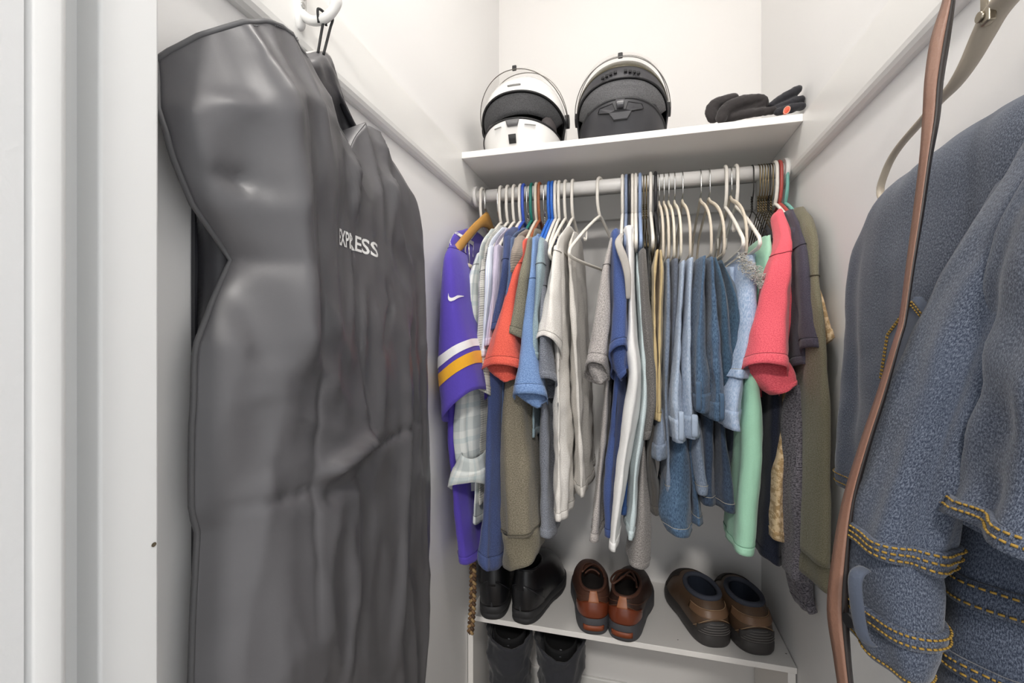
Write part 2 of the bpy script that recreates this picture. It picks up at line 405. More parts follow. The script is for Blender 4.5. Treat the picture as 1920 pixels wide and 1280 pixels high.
# ---------------------------------------------------------------- cloth
class Cloth:
    """a hanging tube of cloth. rows, top to bottom: (uL,vL,uR,vR,Yn,Yf): left and right edge of its near side and its near and far depth"""
    def __init__(s, rows, seed=0, A=0.004, k=3, fd=0.0, p=0.8, cap=True, world=False, wr=1.0, skew=0.0, B=0.006, ymid=False):
        s.r = []; s.B = B
        for row in rows:
            if world: s.r.append(tuple(row))
            else:
                Yq = (row[4]+row[5])/2 if ymid else row[4]
                a = P(row[0], row[1], Yq); b = P(row[2], row[3], Yq)
                xa = max(a.x, XL+0.004); xb = min(max(b.x, xa+0.006), XR-0.003); xa = min(xa, xb-0.006)
                s.r.append((xa, xb, a.z, b.z, row[4], row[5]))
        rnd = random.Random(seed); s.ph = [rnd.uniform(0, 2*PI) for _ in range(8)]; s.so = Vector((rnd.uniform(-50, 50), rnd.uniform(-50, 50), 0))
        s.A, s.k, s.fd, s.p, s.cap, s.wr, s.skew = A, k, fd, p, cap, wr, skew
        s.yn = min(r[4] for r in s.r)
        cum = [0]
        for a, b in zip(s.r, s.r[1:]): cum.append(cum[-1]+max(0.01, math.hypot((a[2]+a[3]-b[2]-b[3])/2, (a[0]+a[1]-b[0]-b[1])/2, a[4]-b[4])))
        s.cum = cum; s.len = cum[-1]
    def row(s, t):
        d = t*s.len; n = len(s.r); i = 0
        while i < n-2 and s.cum[i+1] < d: i += 1
        f = (d-s.cum[i])/(s.cum[i+1]-s.cum[i]); out = []
        P0, P1, P2, P3 = s.r[max(i-1, 0)], s.r[i], s.r[i+1], s.r[min(i+2, n-1)]
        h = s.cum[i+1]-s.cum[i]
        h0 = s.cum[i]-s.cum[i-1] if i > 0 else h; h1 = s.cum[i+2]-s.cum[i+1] if i < n-2 else h
        for a, b, c, e in zip(P0, P1, P2, P3):
            m0 = 0.5*((c-b)/h+(b-a)/h0)*h if i > 0 else (c-b); m1 = 0.5*((e-c)/h1+(c-b)/h)*h if i < n-2 else (c-b)
            d_ = c-b
            m0 = max(min(m0, 3*abs(d_)), -3*abs(d_)); m1 = max(min(m1, 3*abs(d_)), -3*abs(d_))
            out.append((2*f**3-3*f*f+1)*b+(f**3-2*f*f+f)*m0+(-2*f**3+3*f*f)*c+(f**3-f*f)*m1)
        return out
    def base(s, t, q, row=None):
        xa, xb, za, zb, yn, yf = row or s.row(t)
        ph = 2*PI*q; cx, sy = math.cos(ph), math.sin(ph)
        hx, hy = (xb-xa)/2, (yf-yn)/2
        ex = math.copysign(abs(cx)**s.p, cx); ey = math.copysign(abs(sy)**s.p, sy)
        fy = (1-ey)/2                                         # 0 at the near side, 1 at the far side
        x = (xa+xb)/2 + hx*ex; y = yn + 2*hy*fy
        z = za+(zb-za)*(ex+1)/2 - s.fd*max(0.0, (t-0.72)/0.28)**1.5*fy
        return x, y, z, hx, hy, cx, sy
    def pt(s, t, q, off=0.0):
        x, y, z, hx, hy, cx, sy = s.base(t, q)
        nx, ny = cx*hy, -sy*hx; l = math.hypot(nx, ny) or 1; nx, ny = nx/l, ny/l
        amp = s.A*(0.25+0.75*min(1, t*1.3))
        g = math.sin(2*PI*s.k*q+s.ph[0]+1.3*math.sin(2.6*t+s.ph[1]))*0.55 + math.sin(2*PI*(s.k*2+1)*q+s.ph[2]+1.6*math.sin(4.1*t+s.ph[3]))*0.28
        v = Vector((x*16, y*16, z*7))+s.so
        g2 = noise.noise(v)*0.9 + noise.noise(Vector((x*38, y*38, z*26))+s.so)*0.42*s.wr
        lim = min(1.0, 0.02+hx/0.012)
        d = amp*(g*lim+g2)+off
        B = s.B*min(1.0, max(0.0, (2*hy-0.08)/0.16))*(0.15+0.85*min(1, t*1.2))*min(1.0, 0.35+hx/0.02)
        a1 = 2*PI*y/0.13+s.ph[4]+0.9*math.sin(2.2*t+s.ph[5]); a2 = 2*PI*y/0.061+s.ph[6]+1.2*math.sin(3.4*t+s.ph[7])
        wv = B*(0.64*math.asin(0.96*math.sin(a1))*0.8+0.4*math.sin(a2))*min(1.0, (y-s.yn)/0.05 if y > s.yn else 0.0)
        xx = x+nx*d+wv
        if off == 0.0 or True: xx = min(max(xx, XL+0.003), XR-0.002)
        return Vector((xx, y+ny*d, z))
    def build(s, name, mat, parent, t0=0.0, t1=1.0, off=0.0, n=40, R=None, solid=0.0016, q0=0.0, q1=1.0):
        R = R or max(3, int((t1-t0)*s.len/0.011)+2); R = min(R, 90)
        full = q1-q0 > 0.999; m = n if full else n+1
        V = []; rows = []
        cap = s.cap and t0 == 0.0 and full
        if cap:
            c = Vector((0, 0, 0)); ring = [s.pt(0, j/n) for j in range(n)]
            for p in ring: c += p/n
            for f, dz in ((0.12, 0.010), (0.65, 0.007)):
                V += [c+(p-c)*f+Vector((0, 0, dz)) for p in ring]; rows.append(0)
        for i in range(R):
            t = t0+(t1-t0)*i/(R-1); V += [s.pt(t, q0+(q1-q0)*j/n, off) for j in range(m)]; rows.append(t*s.len)
        Rn = len(rows); Fc = grid_faces(Rn, m, full)
        if cap: Fc.append(tuple(range(m))[::-1])
        per = 2*(abs(s.r[-1][1]-s.r[-1][0])+abs(s.r[-1][5]-s.r[-1][4]))
        cols = m if full else m-1
        def uv(pi, k, vi):
            i, j = divmod(pi, cols)
            if i >= Rn-1: return (0, 0)
            jj = j+(1 if k in (1, 2) else 0); ii = i+(1 if k in (2, 3) else 0)
            return ((q0+(q1-q0)*jj/n)*per, rows[ii])
        return mk(name, V, Fc, mat, parent, uv=uv, solid=solid)
    def line(s, t, q0, q1, off, m=24, t1=None):
        return [s.pt(t+((t1 if t1 is not None else t)-t)*i/(m-1), q0+(q1-q0)*i/(m-1), off) for i in range(m)]
def fill(rows, Yn, Yf):
    return [tuple(r) if len(r) == 6 else tuple(r)+(Yn, Yf) for r in rows]
STITCH = plain('thread grey', '4A4A4E', 0.9)
def darker(col, f=0.6):
    return ''.join('%02X' % int(int(col[i:i+2], 16)*f) for i in (0, 2, 4))
GRP = 'clothes hanging on the rod'
def piece(g, nm, rows, mat, Yn, Yf, seed, A=0.004, k=3, fd=0.0, hem=0.018, stitch=None, cap=True, wr=1.0, p=0.8, solid=0.0016, skew=0.0, hname='hem', hmat=None):
    c = Cloth(fill(rows, Yn, Yf), seed, A, k, fd, p, cap, wr=wr, skew=skew)
    o = c.build(nm, mat, g, solid=solid)
    ORG[o.name] = Vector((0, 0, 0))
    if hem:
        th = 1-hem/c.len
        c.build(hname, hmat or mat, o, th, 1.0, 0.0013, R=4, solid=0.0030)
        if stitch:
            V, Fc = tube_geo([c.pt(th, j/40, 0.0012) for j in range(40)], 0.0006, 5, closed=True); mk('stitching', V, Fc, stitch, o)
    return c, o
def garment(name, label, cat, mat, body=None, sleeve=None, bn=(1.11, 1.46), sn=(1.05, 1.17), seed=1, A=0.005, k=3, fd=0.03, bfd=0.0, sA=0.006, sk=2, hem=0.018, bhem=0.02, seam=0.0, st=None, wr=1.0):
    r0 = (body or sleeve)[0]
    g = thing(name, label, cat, P((r0[0]+r0[2])/2, r0[1], r0[4] if len(r0) == 6 else (bn if body else sn)[0]), GRP)
    cb = cs = None
    if body: cb = piece(g, 'body', body, mat, bn[0], bn[1], seed*7+1, A, k, bfd, bhem, st, wr=wr)
    if sleeve:
        cs = piece(g, 'sleeve', sleeve, mat, sn[0], sn[1], seed*7+2, sA, sk, fd, hem, st, wr=wr)
        if seam:
            V, Fc = tube_geo([cs[0].pt(seam, j/40, 0.0006) for j in range(40)], 0.0009, 5, closed=True); mk('shoulder_seam', V, Fc, st or STITCH, cs[1])
    return g, cb, cs
def stc(nm, col): return plain('thread '+nm, darker(col, 0.8), 0.9)

# ---- purple jersey
PUR = fabric('purple mesh', '5A48B4', '4A3A9C', 'solid')
g, cb, cs = garment('football_jersey', 'purple jersey with white and yellow sleeve stripes, at the left wall', 'jersey', PUR,
    [(864, 432, 880, 426, 1.19, 1.36), (842, 442, 860, 440, 1.08, 1.42), (834, 464, 852, 462, 1.05, 1.45), (832, 560, 852, 560, 1.05, 1.46), (830, 700, 856, 700, 1.05, 1.46), (832, 840, 860, 840, 1.06, 1.44), (838, 950, 872, 950, 1.07, 1.36), (848, 1052, 890, 1064, 1.08, 1.30)],
    [(838, 462, 850, 458, 1.05, 1.16), (826, 482, 851, 478, 1.01, 1.14), (820, 522, 857, 518, .99, 1.13), (815, 575, 861, 565, .98, 1.13), (811, 640, 868, 612, .975, 1.13), (808, 700, 876, 650, .97, 1.13), (811, 745, 882, 690, .97, 1.13), (814, 790, 888, 724, .97, 1.13)],
    seed=1, A=0.005, fd=0.03, hem=0.0, st=stc('purple', '5A48B4'), seam=0.03, sA=0.003)
c, so = cs
WH = fabric('jersey white', 'F1F0F2', None, 'solid'); YE = fabric('jersey yellow', 'F2B332', None, 'solid')
def tv(c, v, q=0.75):     # parameter of the row whose near side shows at height v
    best = min(range(101), key=lambda i: abs(c.row(i/100)[2]-P(0, 0, 1).z*0 - v)); return best/100
Lz = lambda v: P(811, v, .97).z
t1, t2, t3, t4 = [min(range(201), key=lambda i: abs(c.row(i/200)[2]-Lz(v)))/200 for v in (676, 697, 708, 732)]
c.build('white_stripe', WH, so, t1, t2, 0.0012, R=8, solid=0)
c.build('yellow_stripe', YE, so, t3, t4, 0.0012, R=8, solid=0)
# white swoosh mark on the sleeve
def on_cloth(c, u, v, Y, off=0.0015):
    """point of the near side of the cloth at pixel (u,v)"""
    best = None
    for i in range(0, 901):
        t = i/900; row = c.row(t); x = P(u, v, row[4]).x
        for q in (0.25,):
            f = (x-row[0])/(row[1]-row[0]); f = min(max(f, 0.02), 0.98); z = row[2]+(row[3]-row[2])*f
            d = abs(z-P(u, v, row[4]).z)
            if best is None or d < best[0]: best = (d, t, f)
    ex = best[2]*2-1; cx = math.copysign(abs(ex)**(1/c.p), ex); q = math.acos(max(-1, min(1, cx)))/(2*PI)
    return c.pt(best[1], q, off)
top = [(840.5, 549), (842, 556), (845.5, 558), (850, 555.5), (854, 552), (858.5, 551.5)]
bot = [(840.5, 549), (839.8, 560), (843.5, 564.5), (849, 562.5), (854, 557.5), (858.5, 552.5)]
top = catmull(top, 14); bot = catmull(bot, 14)
V = [on_cloth(c, u, v, .98) for u, v in top]+[on_cloth(c, u, v, .98) for u, v in bot]
n_ = len(top); mk('sleeve_mark', V, [(i, i+1, n_+1+i, n_+i) for i in range(n_-1)], WH, so)
# white numeral panel on the shoulder
cb_, bo = cb
num = [(842, 462), (841, 447), (846, 439), (853, 436), (859, 440), (862, 450), (865, 464)]
V = []
for u, v in catmull(num, 20):
    V += [on_cloth(cb_, u-3.2, v+0.5, 1.08, 0.002), on_cloth(cb_, u+3.2, v-0.5, 1.08, 0.002)]
mk('shoulder_numeral', V, grid_faces(20, 2, False), WH, bo, solid=0.001)

# ---- pale plaid shirt with a rolled sleeve
PLA = fabric('pale plaid', 'E3E6E3', 'A9B4B6', 'plaid', col3='9DB7BE')
PLA2 = fabric('pale plaid inside', 'C9CAC3', '9AA1A0', 'plaid', col3='A9B3B3')
g, cb, cs = garment('plaid_shirt', 'pale grey and aqua plaid shirt with a rolled-up sleeve', 'shirt', PLA,
    [(914, 432, 926, 426, 1.19, 1.36), (894, 470, 905, 466, 1.1, 1.46), (889, 600, 899, 600, 1.1, 1.46), (884, 800, 897, 800, 1.1, 1.44), (885, 900, 899, 900, 1.1, 1.4), (882, 974, 896, 990, 1.1, 1.33)],
    [(890, 480, 900, 470, 1.10, 1.2), (873, 522, 891, 515, 1.08, 1.18), (864, 590, 889, 585), (860, 680, 886, 675), (842, 765, 884, 760), (836, 820, 884, 815), (846, 868, 886, 866)],
    seed=2, hem=0, fd=0, sA=0.006, sk=4, seam=0.06, st=stc('plaid', 'A0A5A5'))
cc, co_ = piece(g, 'rolled_cuff', [(856, 852, 888, 864), (846, 872, 893, 884), (828, 912, 895, 902)], PLA, 1.02, 1.15, 21, 0.004, 3, 0.055, hem=0.03, cap=False, solid=0.004)

# ---- grey check shirt
g, cb, cs = garment('check_shirt', 'grey glen-check short-sleeved shirt between plaid shirt and striped shirts', 'shirt', fabric('glen check', 'D9D8D0', '4E4D4A', 'check'),
    [(930, 424, 940, 420, 1.19, 1.36), (908, 462, 916, 458, 1.1, 1.46), (898, 600, 908, 600, 1.12, 1.46), (890, 760, 906, 760, 1.1, 1.45), (890, 860, 904, 860, 1.1, 1.42), (893, 945, 903, 948, 1.1, 1.36)],
    [(899, 492, 910, 480, 1.1, 1.2), (891, 540, 909, 535), (887, 620, 907, 615), (884, 690, 909, 690), (886, 724, 911, 738)], seed=3, fd=0.035, seam=0.12)
# ---- two striped dress shirts
g, cb, cs = garment('striped_shirt', 'white shirt with thin pale blue stripes beside the check shirt', 'shirt', fabric('white blue stripe', 'EEF1F7', 'C3CFE6', 'stripe'),
    [(936, 428, 946, 424, 1.19, 1.36), (913, 462, 921, 458, 1.11, 1.46), (906, 640, 914, 640, 1.13, 1.46), (902, 860, 910, 860, 1.14, 1.44), (902, 920, 910, 920, 1.14, 1.4)],
    [(912, 466, 921, 460, 1.1, 1.2), (908, 520, 919, 520), (903, 600, 914, 600), (899, 668, 909, 668)], seed=4, fd=0.01)
g, cb, cs = garment('striped_shirt', 'pale lavender striped shirt just left of the dusty navy tee', 'shirt', fabric('lavender stripe', 'D3CBDD', 'A9A0B8', 'stripe'),
    [(945, 430, 954, 426, 1.19, 1.36), (924, 462, 932, 458, 1.11, 1.46), (915, 640, 922, 640, 1.13, 1.46), (911, 880, 918, 880, 1.14, 1.44)],
    [(922, 464, 935, 458, 1.1, 1.2), (919, 520, 932, 515), (914, 590, 926, 585), (908, 650, 918, 645)], seed=5, fd=0.01)
# ---- dusty navy tee
NAV = fabric('dusty navy', '4C5A85', '3A4670', 'heather', 1500, 0.9)
g, cb, cs = garment('t_shirt', 'dusty navy tee whose long hem hangs over the black boots', 't-shirt', NAV,
    [(952, 428, 968, 422, 1.18, 1.38), (938, 445, 954, 440, 1.1, 1.46), (928, 560, 944, 560, 1.1, 1.46), (908, 700, 934, 700, 1.08, 1.44), (903, 850, 932, 850, 1.07, 1.40), (896, 960, 931, 960, 1.06, 1.34), (887, 1046, 926, 1084, 1.05, 1.25)],
    [(940, 446, 955, 440, 1.1, 1.2), (934, 500, 952, 497), (924, 560, 943, 558), (914, 620, 935, 615)], seed=6, k=4, A=0.007, bhem=0.03, seam=0.3, st=stc('navy', '3A4670'))
g, cb, cs = garment('t_shirt', 'steel blue tee tucked behind the dusty navy tee', 't-shirt', fabric('steel blue', '5F7296', '4B5C80', 'heather', 1500),
    [(974, 430, 986, 424, 1.18, 1.38), (954, 450, 963, 444, 1.11, 1.46), (944, 600, 952, 600, 1.12, 1.46), (936, 800, 944, 800, 1.12, 1.42)],
    [(953, 450, 963, 442, 1.11, 1.22), (950, 500, 959, 495), (944, 560, 953, 555)], seed=7, fd=0.01)
g, cb, cs = garment('t_shirt', 'brown-grey finely ribbed top left of the coral tee', 't-shirt', fabric('brown rib', 'A79B90', '857A70', 'rib'),
    [(980, 432, 990, 428, 1.18, 1.38), (962, 450, 972, 446, 1.12, 1.46), (950, 600, 958, 600, 1.13, 1.46), (944, 800, 952, 800, 1.13, 1.42)],
    [(960, 450, 978, 438, 1.11, 1.22), (956, 480, 972, 474), (951, 512, 964, 508)], seed=8, fd=0.01, hem=0.0)
# ---- coral tee
COR = 'EE6C58'
g, cb, cs = garment('t_shirt', 'bright coral heather tee with a flared sleeve', 't-shirt', fabric('coral heather', 'F0705E', 'D85648', 'heather', 1300, 0.9),
    [(984, 444, 992, 440, 1.18, 1.38), (975, 462, 983, 458, 1.12, 1.46), (956, 600, 966, 600, 1.14, 1.46), (946, 760, 956, 760, 1.14, 1.44), (942, 880, 952, 880, 1.14, 1.4)],
    [(978, 452, 988, 446, 1.11, 1.22), (960, 505, 978, 498, 1.06, 1.18), (936, 575, 966, 570, 1.04, 1.17), (914, 632, 962, 628, 1.02, 1.17), (895, 684, 964, 682, 1.01, 1.17)], seed=9, fd=0.05, hem=0.02, seam=0.24, st=stc('coral', 'C05040'))
piece(g, 'sleeve_underside', [(900, 682, 960, 682), (918, 704, 960, 700), (942, 718, 960, 712)], _m['coral heather'], 1.05, 1.15, 92, 0.004, 2, hem=0.010)
# ---- olive tee
g, cb, cs = garment('t_shirt', 'olive grey heather tee overlapping the coral tee', 't-shirt', fabric('olive heather', '8F8B79', '737062', 'heather', 1300),
    [(992, 440, 1001, 436, 1.18, 1.38), (983, 458, 991, 454, 1.12, 1.46), (968, 600, 976, 600, 1.13, 1.46), (960, 760, 968, 760, 1.13, 1.44)],
    [(984, 450, 996, 443, 1.11, 1.22), (971, 510, 990, 505), (957, 570, 981, 570, 1.04, 1.16), (943, 620, 972, 630, 1.03, 1.16)], seed=10, fd=0.035, st=stc('olive', '6F6C5C'))
# ---- olive sweatshirt with rib hem
OLV = fabric('olive marl knit', '8E8676', '6E6858', 'heather', 1100, 1.0)
g, cb, cs = garment('sweatshirt', 'olive marl sweatshirt with a deep ribbed hem above the black boots', 'sweatshirt', OLV,
    [(998, 430, 1008, 426, 1.18, 1.38), (986, 470, 996, 466, 1.13, 1.46), (958, 600, 985, 600, 1.12, 1.46), (938, 690, 985, 690, 1.09, 1.42), (931, 780, 984, 780, 1.07, 1.36), (929, 880, 991, 880, 1.055, 1.30), (929, 960, 997, 960, 1.05, 1.27), (928, 1012, 1001, 1008, 1.05, 1.25)],
    None, seed=11, k=3, A=0.010, bhem=0, wr=0.6)
cc, co_ = piece(g, 'ribbed_hem', [(929, 1008, 1001, 1004), (933, 1040, 1002, 1034), (935, 1080, 1003, 1056)], fabric('olive rib', '867F6E', '6A6454', 'heather', 1100, 1.0), 1.055, 1.24, 78, 0.007, 3, 0, hem=0, cap=False)
V, Fc = tube_geo([cb[0].pt(0.99, j/60, 0.0012) for j in range(60)], 0.0011, 6, closed=True); mk('seam', V, Fc, stc('olv', '6A6454'), cb[1])
# ---- light blue tee
LBL = '7F9CC8'
g, cb, cs = garment('t_shirt', 'light blue heather tee with a long hanging sleeve', 't-shirt', fabric('light blue heather', '88A6D2', '6886B8', 'heather', 1200, 0.9),
    [(1002, 440, 1012, 436, 1.18, 1.38), (994, 458, 1002, 454, 1.12, 1.46), (984, 640, 992, 640, 1.13, 1.46), (980, 800, 990, 800, 1.13, 1.44), (984, 930, 994, 930, 1.13, 1.4)],
    [(994, 448, 1006, 441, 1.11, 1.22), (987, 520, 1003, 515), (974, 600, 997, 597, 1.04, 1.16), (963, 670, 1004, 665, 1.03, 1.16), (950, 737, 1019, 736, 1.02, 1.16)], seed=12, fd=0.05, hem=0.022, seam=0.32, st=stc('lbl', '5A78A8'))
piece(g, 'sleeve_underside', [(956, 736, 1016, 736), (982, 756, 1016, 750), (1006, 768, 1015, 758)], _m['light blue heather'], 1.05, 1.14, 122, 0.004, 2, hem=0.010)
g, cb, cs = garment('t_shirt', 'pale grey-teal tee right of the light blue tee', 't-shirt', fabric('grey teal', '9EB2BA', '869BA5', 'heather', 1300),
    [(1012, 440, 1021, 436, 1.18, 1.38), (1006, 458, 1014, 454, 1.12, 1.46), (998, 640, 1005, 640, 1.13, 1.46), (996, 820, 1004, 820, 1.13, 1.44)],
    [(1007, 449, 1018, 446, 1.11, 1.22), (1001, 510, 1016, 505), (997, 590, 1009, 590), (993, 674, 1006, 674)], seed=13, fd=0.012, seam=0.27)
g, cb, cs = garment('t_shirt', 'slate heather tee just left of the white tee', 't-shirt', fabric('slate heather', '8E929C', '6C7079', 'heather', 1200, 0.9),
    [(1022, 446, 1030, 442, 1.18, 1.38), (1016, 462, 1023, 458, 1.12, 1.46), (1008, 640, 1022, 640, 1.12, 1.46), (1008, 760, 1028, 760, 1.11, 1.42), (1010, 900, 1033, 900, 1.11, 1.36), (1012, 1004, 1036, 1014, 1.1, 1.30)],
    [(1016, 455, 1025, 452, 1.12, 1.2), (1011, 540, 1021, 535, 1.08, 1.18), (1005, 640, 1026, 635), (1000, 710, 1037, 707, 1.05, 1.16)], seed=14, fd=0.06, A=0.006, seam=0.35)
# ---- white tees
WT = fabric('white jersey', 'F3F0EB', 'E2DDD6', 'heather', 1300, 0.8)
g, cb, cs = garment('t_shirt', 'off-white tee with an open short sleeve, its long flank showing at the gap', 't-shirt', WT,
    [(1058, 424, 1070, 420, 1.17, 1.39), (1036, 458, 1052, 456, 1.09, 1.47), (1034, 560, 1052, 560, 1.09, 1.48), (1036, 700, 1056, 700, 1.09, 1.46), (1037, 860, 1060, 860, 1.09, 1.42), (1038, 978, 1062, 976, 1.09, 1.36)],
    [(1034, 460, 1049, 462, 1.09, 1.2), (1024, 520, 1046, 520, 1.06, 1.17), (1012, 585, 1043, 585, 1.04, 1.15), (1001, 624, 1042, 634, 1.03, 1.14)], seed=15, fd=0.065, A=0.010, k=4, hem=0.012, seam=0.05, st=stc('white', 'C0BAB2'), wr=1.4)
g, cb, cs = garment('t_shirt', 'greyer white tee layered right of the off-white tee, shorter hem', 't-shirt', fabric('grey white jersey', 'E6E2DC', 'D2CDC6', 'heather', 1300, 0.8),
    [(1072, 436, 1080, 432, 1.2, 1.39), (1062, 470, 1074, 468, 1.13, 1.47), (1066, 600, 1082, 600, 1.12, 1.48), (1072, 760, 1090, 760, 1.12, 1.48), (1078, 880, 1096, 880, 1.12, 1.46), (1080, 934, 1098, 930, 1.12, 1.46)],
    None, seed=16, A=0.009, k=5, bhem=0.025, st=stc('gw', 'B0AAA2'), wr=1.4)
# ---- grey heather tee at the right of the gap
g, cb, cs = garment('t_shirt', 'pale grey heather tee right of the empty white hanger', 't-shirt', fabric('grey heather', 'C2BCB9', '9A9592', 'heather', 1100, 0.85),
    [(1148, 436, 1156, 432, 1.18, 1.38), (1142, 456, 1152, 452, 1.12, 1.46), (1136, 620, 1146, 620, 1.13, 1.46), (1130, 720, 1143, 720, 1.12, 1.44), (1124, 820, 1138, 820, 1.12, 1.42), (1112, 940, 1130, 940, 1.11, 1.36), (1104, 1012, 1124, 1020, 1.1, 1.32)],
    [(1141, 450, 1151, 442, 1.1, 1.2), (1124, 505, 1144, 503, 1.06, 1.18), (1112, 580, 1143, 580, 1.05, 1.16), (1101, 640, 1141, 642, 1.04, 1.15), (1091, 676, 1138, 682, 1.03, 1.15)], seed=17, fd=0.06, hem=0.022, seam=0.25, st=stc('gh', '8A8583'))
piece(g, 'sleeve_underside', [(1096, 678, 1136, 684), (1108, 704, 1136, 704), (1122, 722, 1132, 714)], _m['grey heather'], 1.06, 1.14, 172, 0.004, 2, hem=0.010)
BLU = fabric('mid blue jersey', '4E6195', '3E5084', 'heather', 1500, 0.7)
g, cb, cs = garment('t_shirt', 'mid blue tee with folded sleeve, left of the white tank top', 't-shirt', BLU,
    [(1158, 430, 1168, 426, 1.18, 1.38), (1152, 450, 1164, 446, 1.12, 1.46), (1156, 620, 1172, 620, 1.13, 1.46), (1148, 720, 1172, 718, 1.11, 1.44), (1140, 820, 1164, 815, 1.11, 1.42), (1131, 920, 1154, 915, 1.1, 1.38), (1134, 1006, 1149, 1010, 1.1, 1.32)],
    [(1143, 436, 1160, 426, 1.1, 1.2), (1143, 500, 1172, 498, 1.07, 1.18), (1142, 580, 1177, 578, 1.05, 1.16), (1139, 656, 1180, 640, 1.03, 1.15)], seed=18, fd=0.085, A=0.006, k=4, hem=0.018, st=stc('blu', '36466F'))
piece(g, 'sleeve_underside', [(1141, 655, 1178, 645), (1148, 690, 1179, 676), (1164, 717, 1178, 690)], BLU, 1.05, 1.14, 182, 0.006, 3, hem=0.010)
# ---- white tank top
WTK = fabric('tank white', 'F6F5F3', 'EAE8E4', 'solid')
g = thing('tank_top', 'bright white tank top hanging in a narrow twisted strip', 'tank top', P(1180, 430, 1.1), GRP)
piece(g, 'body', [(1166, 424, 1190, 420, 1.13, 1.36), (1174, 500, 1190, 500, 1.08, 1.34), (1176, 600, 1193, 600, 1.06, 1.3), (1172, 650, 1196, 640, 1.05, 1.26), (1179, 710, 1201, 700, 1.04, 1.24), (1166, 780, 1198, 770, 1.04, 1.24), (1157, 860, 1185, 845, 1.04, 1.24), (1151, 930, 1172, 922, 1.04, 1.22), (1144, 1000, 1160, 1000, 1.04, 1.2), (1141, 1032, 1159, 1036, 1.04, 1.2)], WTK, 1.05, 1.3, 190, 0.004, 3)
tube('strap', catmull([tuple(P(u, v, y)) for u, v, y in ((1166, 438, 1.10), (1159, 452, 1.06), (1164, 470, 1.05), (1172, 492, 1.05), (1177, 520, 1.05), (1178, 560, 1.06))], 30), [0.005+0.004*math.sin(i/29*PI) for i in range(30)], fabric('tank inner', 'BDB8B2', None, 'solid'), g, 8, flat=0.3)
g, cb, cs = garment('t_shirt', 'very pale aqua top right of the white tank top', 't-shirt', fabric('pale aqua', 'D6E2E4', 'C2D2D6', 'heather', 1300, 0.7),
    [(1190, 470, 1197, 466, 1.18, 1.38), (1192, 540, 1203, 540, 1.1, 1.44), (1196, 640, 1212, 640, 1.09, 1.44), (1198, 740, 1217, 740, 1.08, 1.42), (1192, 810, 1210, 805, 1.07, 1.4), (1182, 890, 1198, 890, 1.07, 1.36), (1177, 960, 1196, 960, 1.07, 1.32), (1171, 1008, 1190, 1016, 1.07, 1.3)], None, seed=20, bhem=0.02)
g, cb, cs = garment('t_shirt', 'deep blue top whose hem shows between white tank and aqua top', 't-shirt', fabric('deep blue', '3F5F98', '34507F', 'heather', 1500, 0.6),
    [(1186, 470, 1192, 466, 1.2, 1.4), (1180, 700, 1190, 700, 1.16, 1.44), (1170, 860, 1186, 860, 1.15, 1.44), (1160, 964, 1178, 966, 1.15, 1.4)], None, seed=21)
g, cb, cs = garment('t_shirt', 'long grey marl top reaching lowest above the brown lace shoes', 't-shirt', fabric('grey marl', '9C9794', '77726F', 'heather', 1100, 0.9),
    [(1200, 470, 1206, 466, 1.2, 1.4), (1200, 700, 1210, 700, 1.14, 1.44), (1198, 830, 1213, 830, 1.12, 1.42), (1194, 900, 1216, 900, 1.1, 1.36), (1188, 980, 1222, 980, 1.09, 1.28), (1178, 1040, 1222, 1048, 1.09, 1.24), (1176, 1058, 1218, 1074, 1.09, 1.24)], None, seed=22, A=0.004, k=2, bhem=0.012)
g, cb, cs = garment('tank_top', 'charcoal grey tank top left of the khaki trousers', 'tank top', fabric('charcoal marl', '7A7775', '5B5856', 'heather', 1100, 0.8),
    [(1197, 468, 1212, 462, 1.1, 1.36), (1198, 560, 1219, 555, 1.08, 1.36), (1204, 640, 1231, 635, 1.07, 1.34), (1210, 700, 1237, 692, 1.07, 1.32), (1216, 760, 1234, 750, 1.07, 1.3), (1208, 828, 1221, 820, 1.08, 1.28)], None, seed=23, A=0.005)
g, cb, cs = garment('tank_top', 'dark olive camouflage top squeezed beside the khaki trousers', 'tank top', fabric('camo dark', '3E3D36', '22221F', 'heather', 90, 0.5),
    [(1212, 446, 1219, 442, 1.18, 1.38), (1216, 520, 1224, 520, 1.12, 1.4), (1215, 620, 1222, 620, 1.12, 1.4), (1216, 760, 1222, 760, 1.12, 1.36)], None, seed=24)
# ---- trousers and jeans
def belt_loop(g, u, v0, v1, Y, mat, wpx=8):
    a, b = P(u, v0, Y), P(u, v1, Y); h = wpx*0.5*Y/F
    pts = [a, a+Vector((0, -0.006, -0.004)), (a+b)/2+Vector((0, -0.0075, 0)), b+Vector((0, -0.006, 0.004)), b]
    tube('belt_loop', catmull([tuple(p) for p in pts], 12), h, mat, g, 8, flat=0.35, up=(1, 0, 0))
def trousers(label, mat, pieces, seed, nm='jeans', cat='jeans', st=None, bands=(), A=0.005):
    r = pieces[0][0]; g = thing(nm, label, cat, P((r[0]+r[2])/2, r[1], r[4] if len(r) == 6 else 1.1), GRP)
    cl = []
    for i, rows in enumerate(pieces):
        nmp = 'leg'
        cl.append(piece(g, nmp, rows, mat, 1.09, 1.40, seed*11+i, A, 3, 0, 0.02, st, wr=1.5, hname='hem'))
    for i, h0, off in bands:
        c, o = cl[i]; c.build('waistband', mat, o, 1-h0/c.len, 1.0, off, R=6, solid=0.005)
    return g, cl
KH = fabric('khaki cotton', 'D3BD8E', 'BFA878', 'solid')
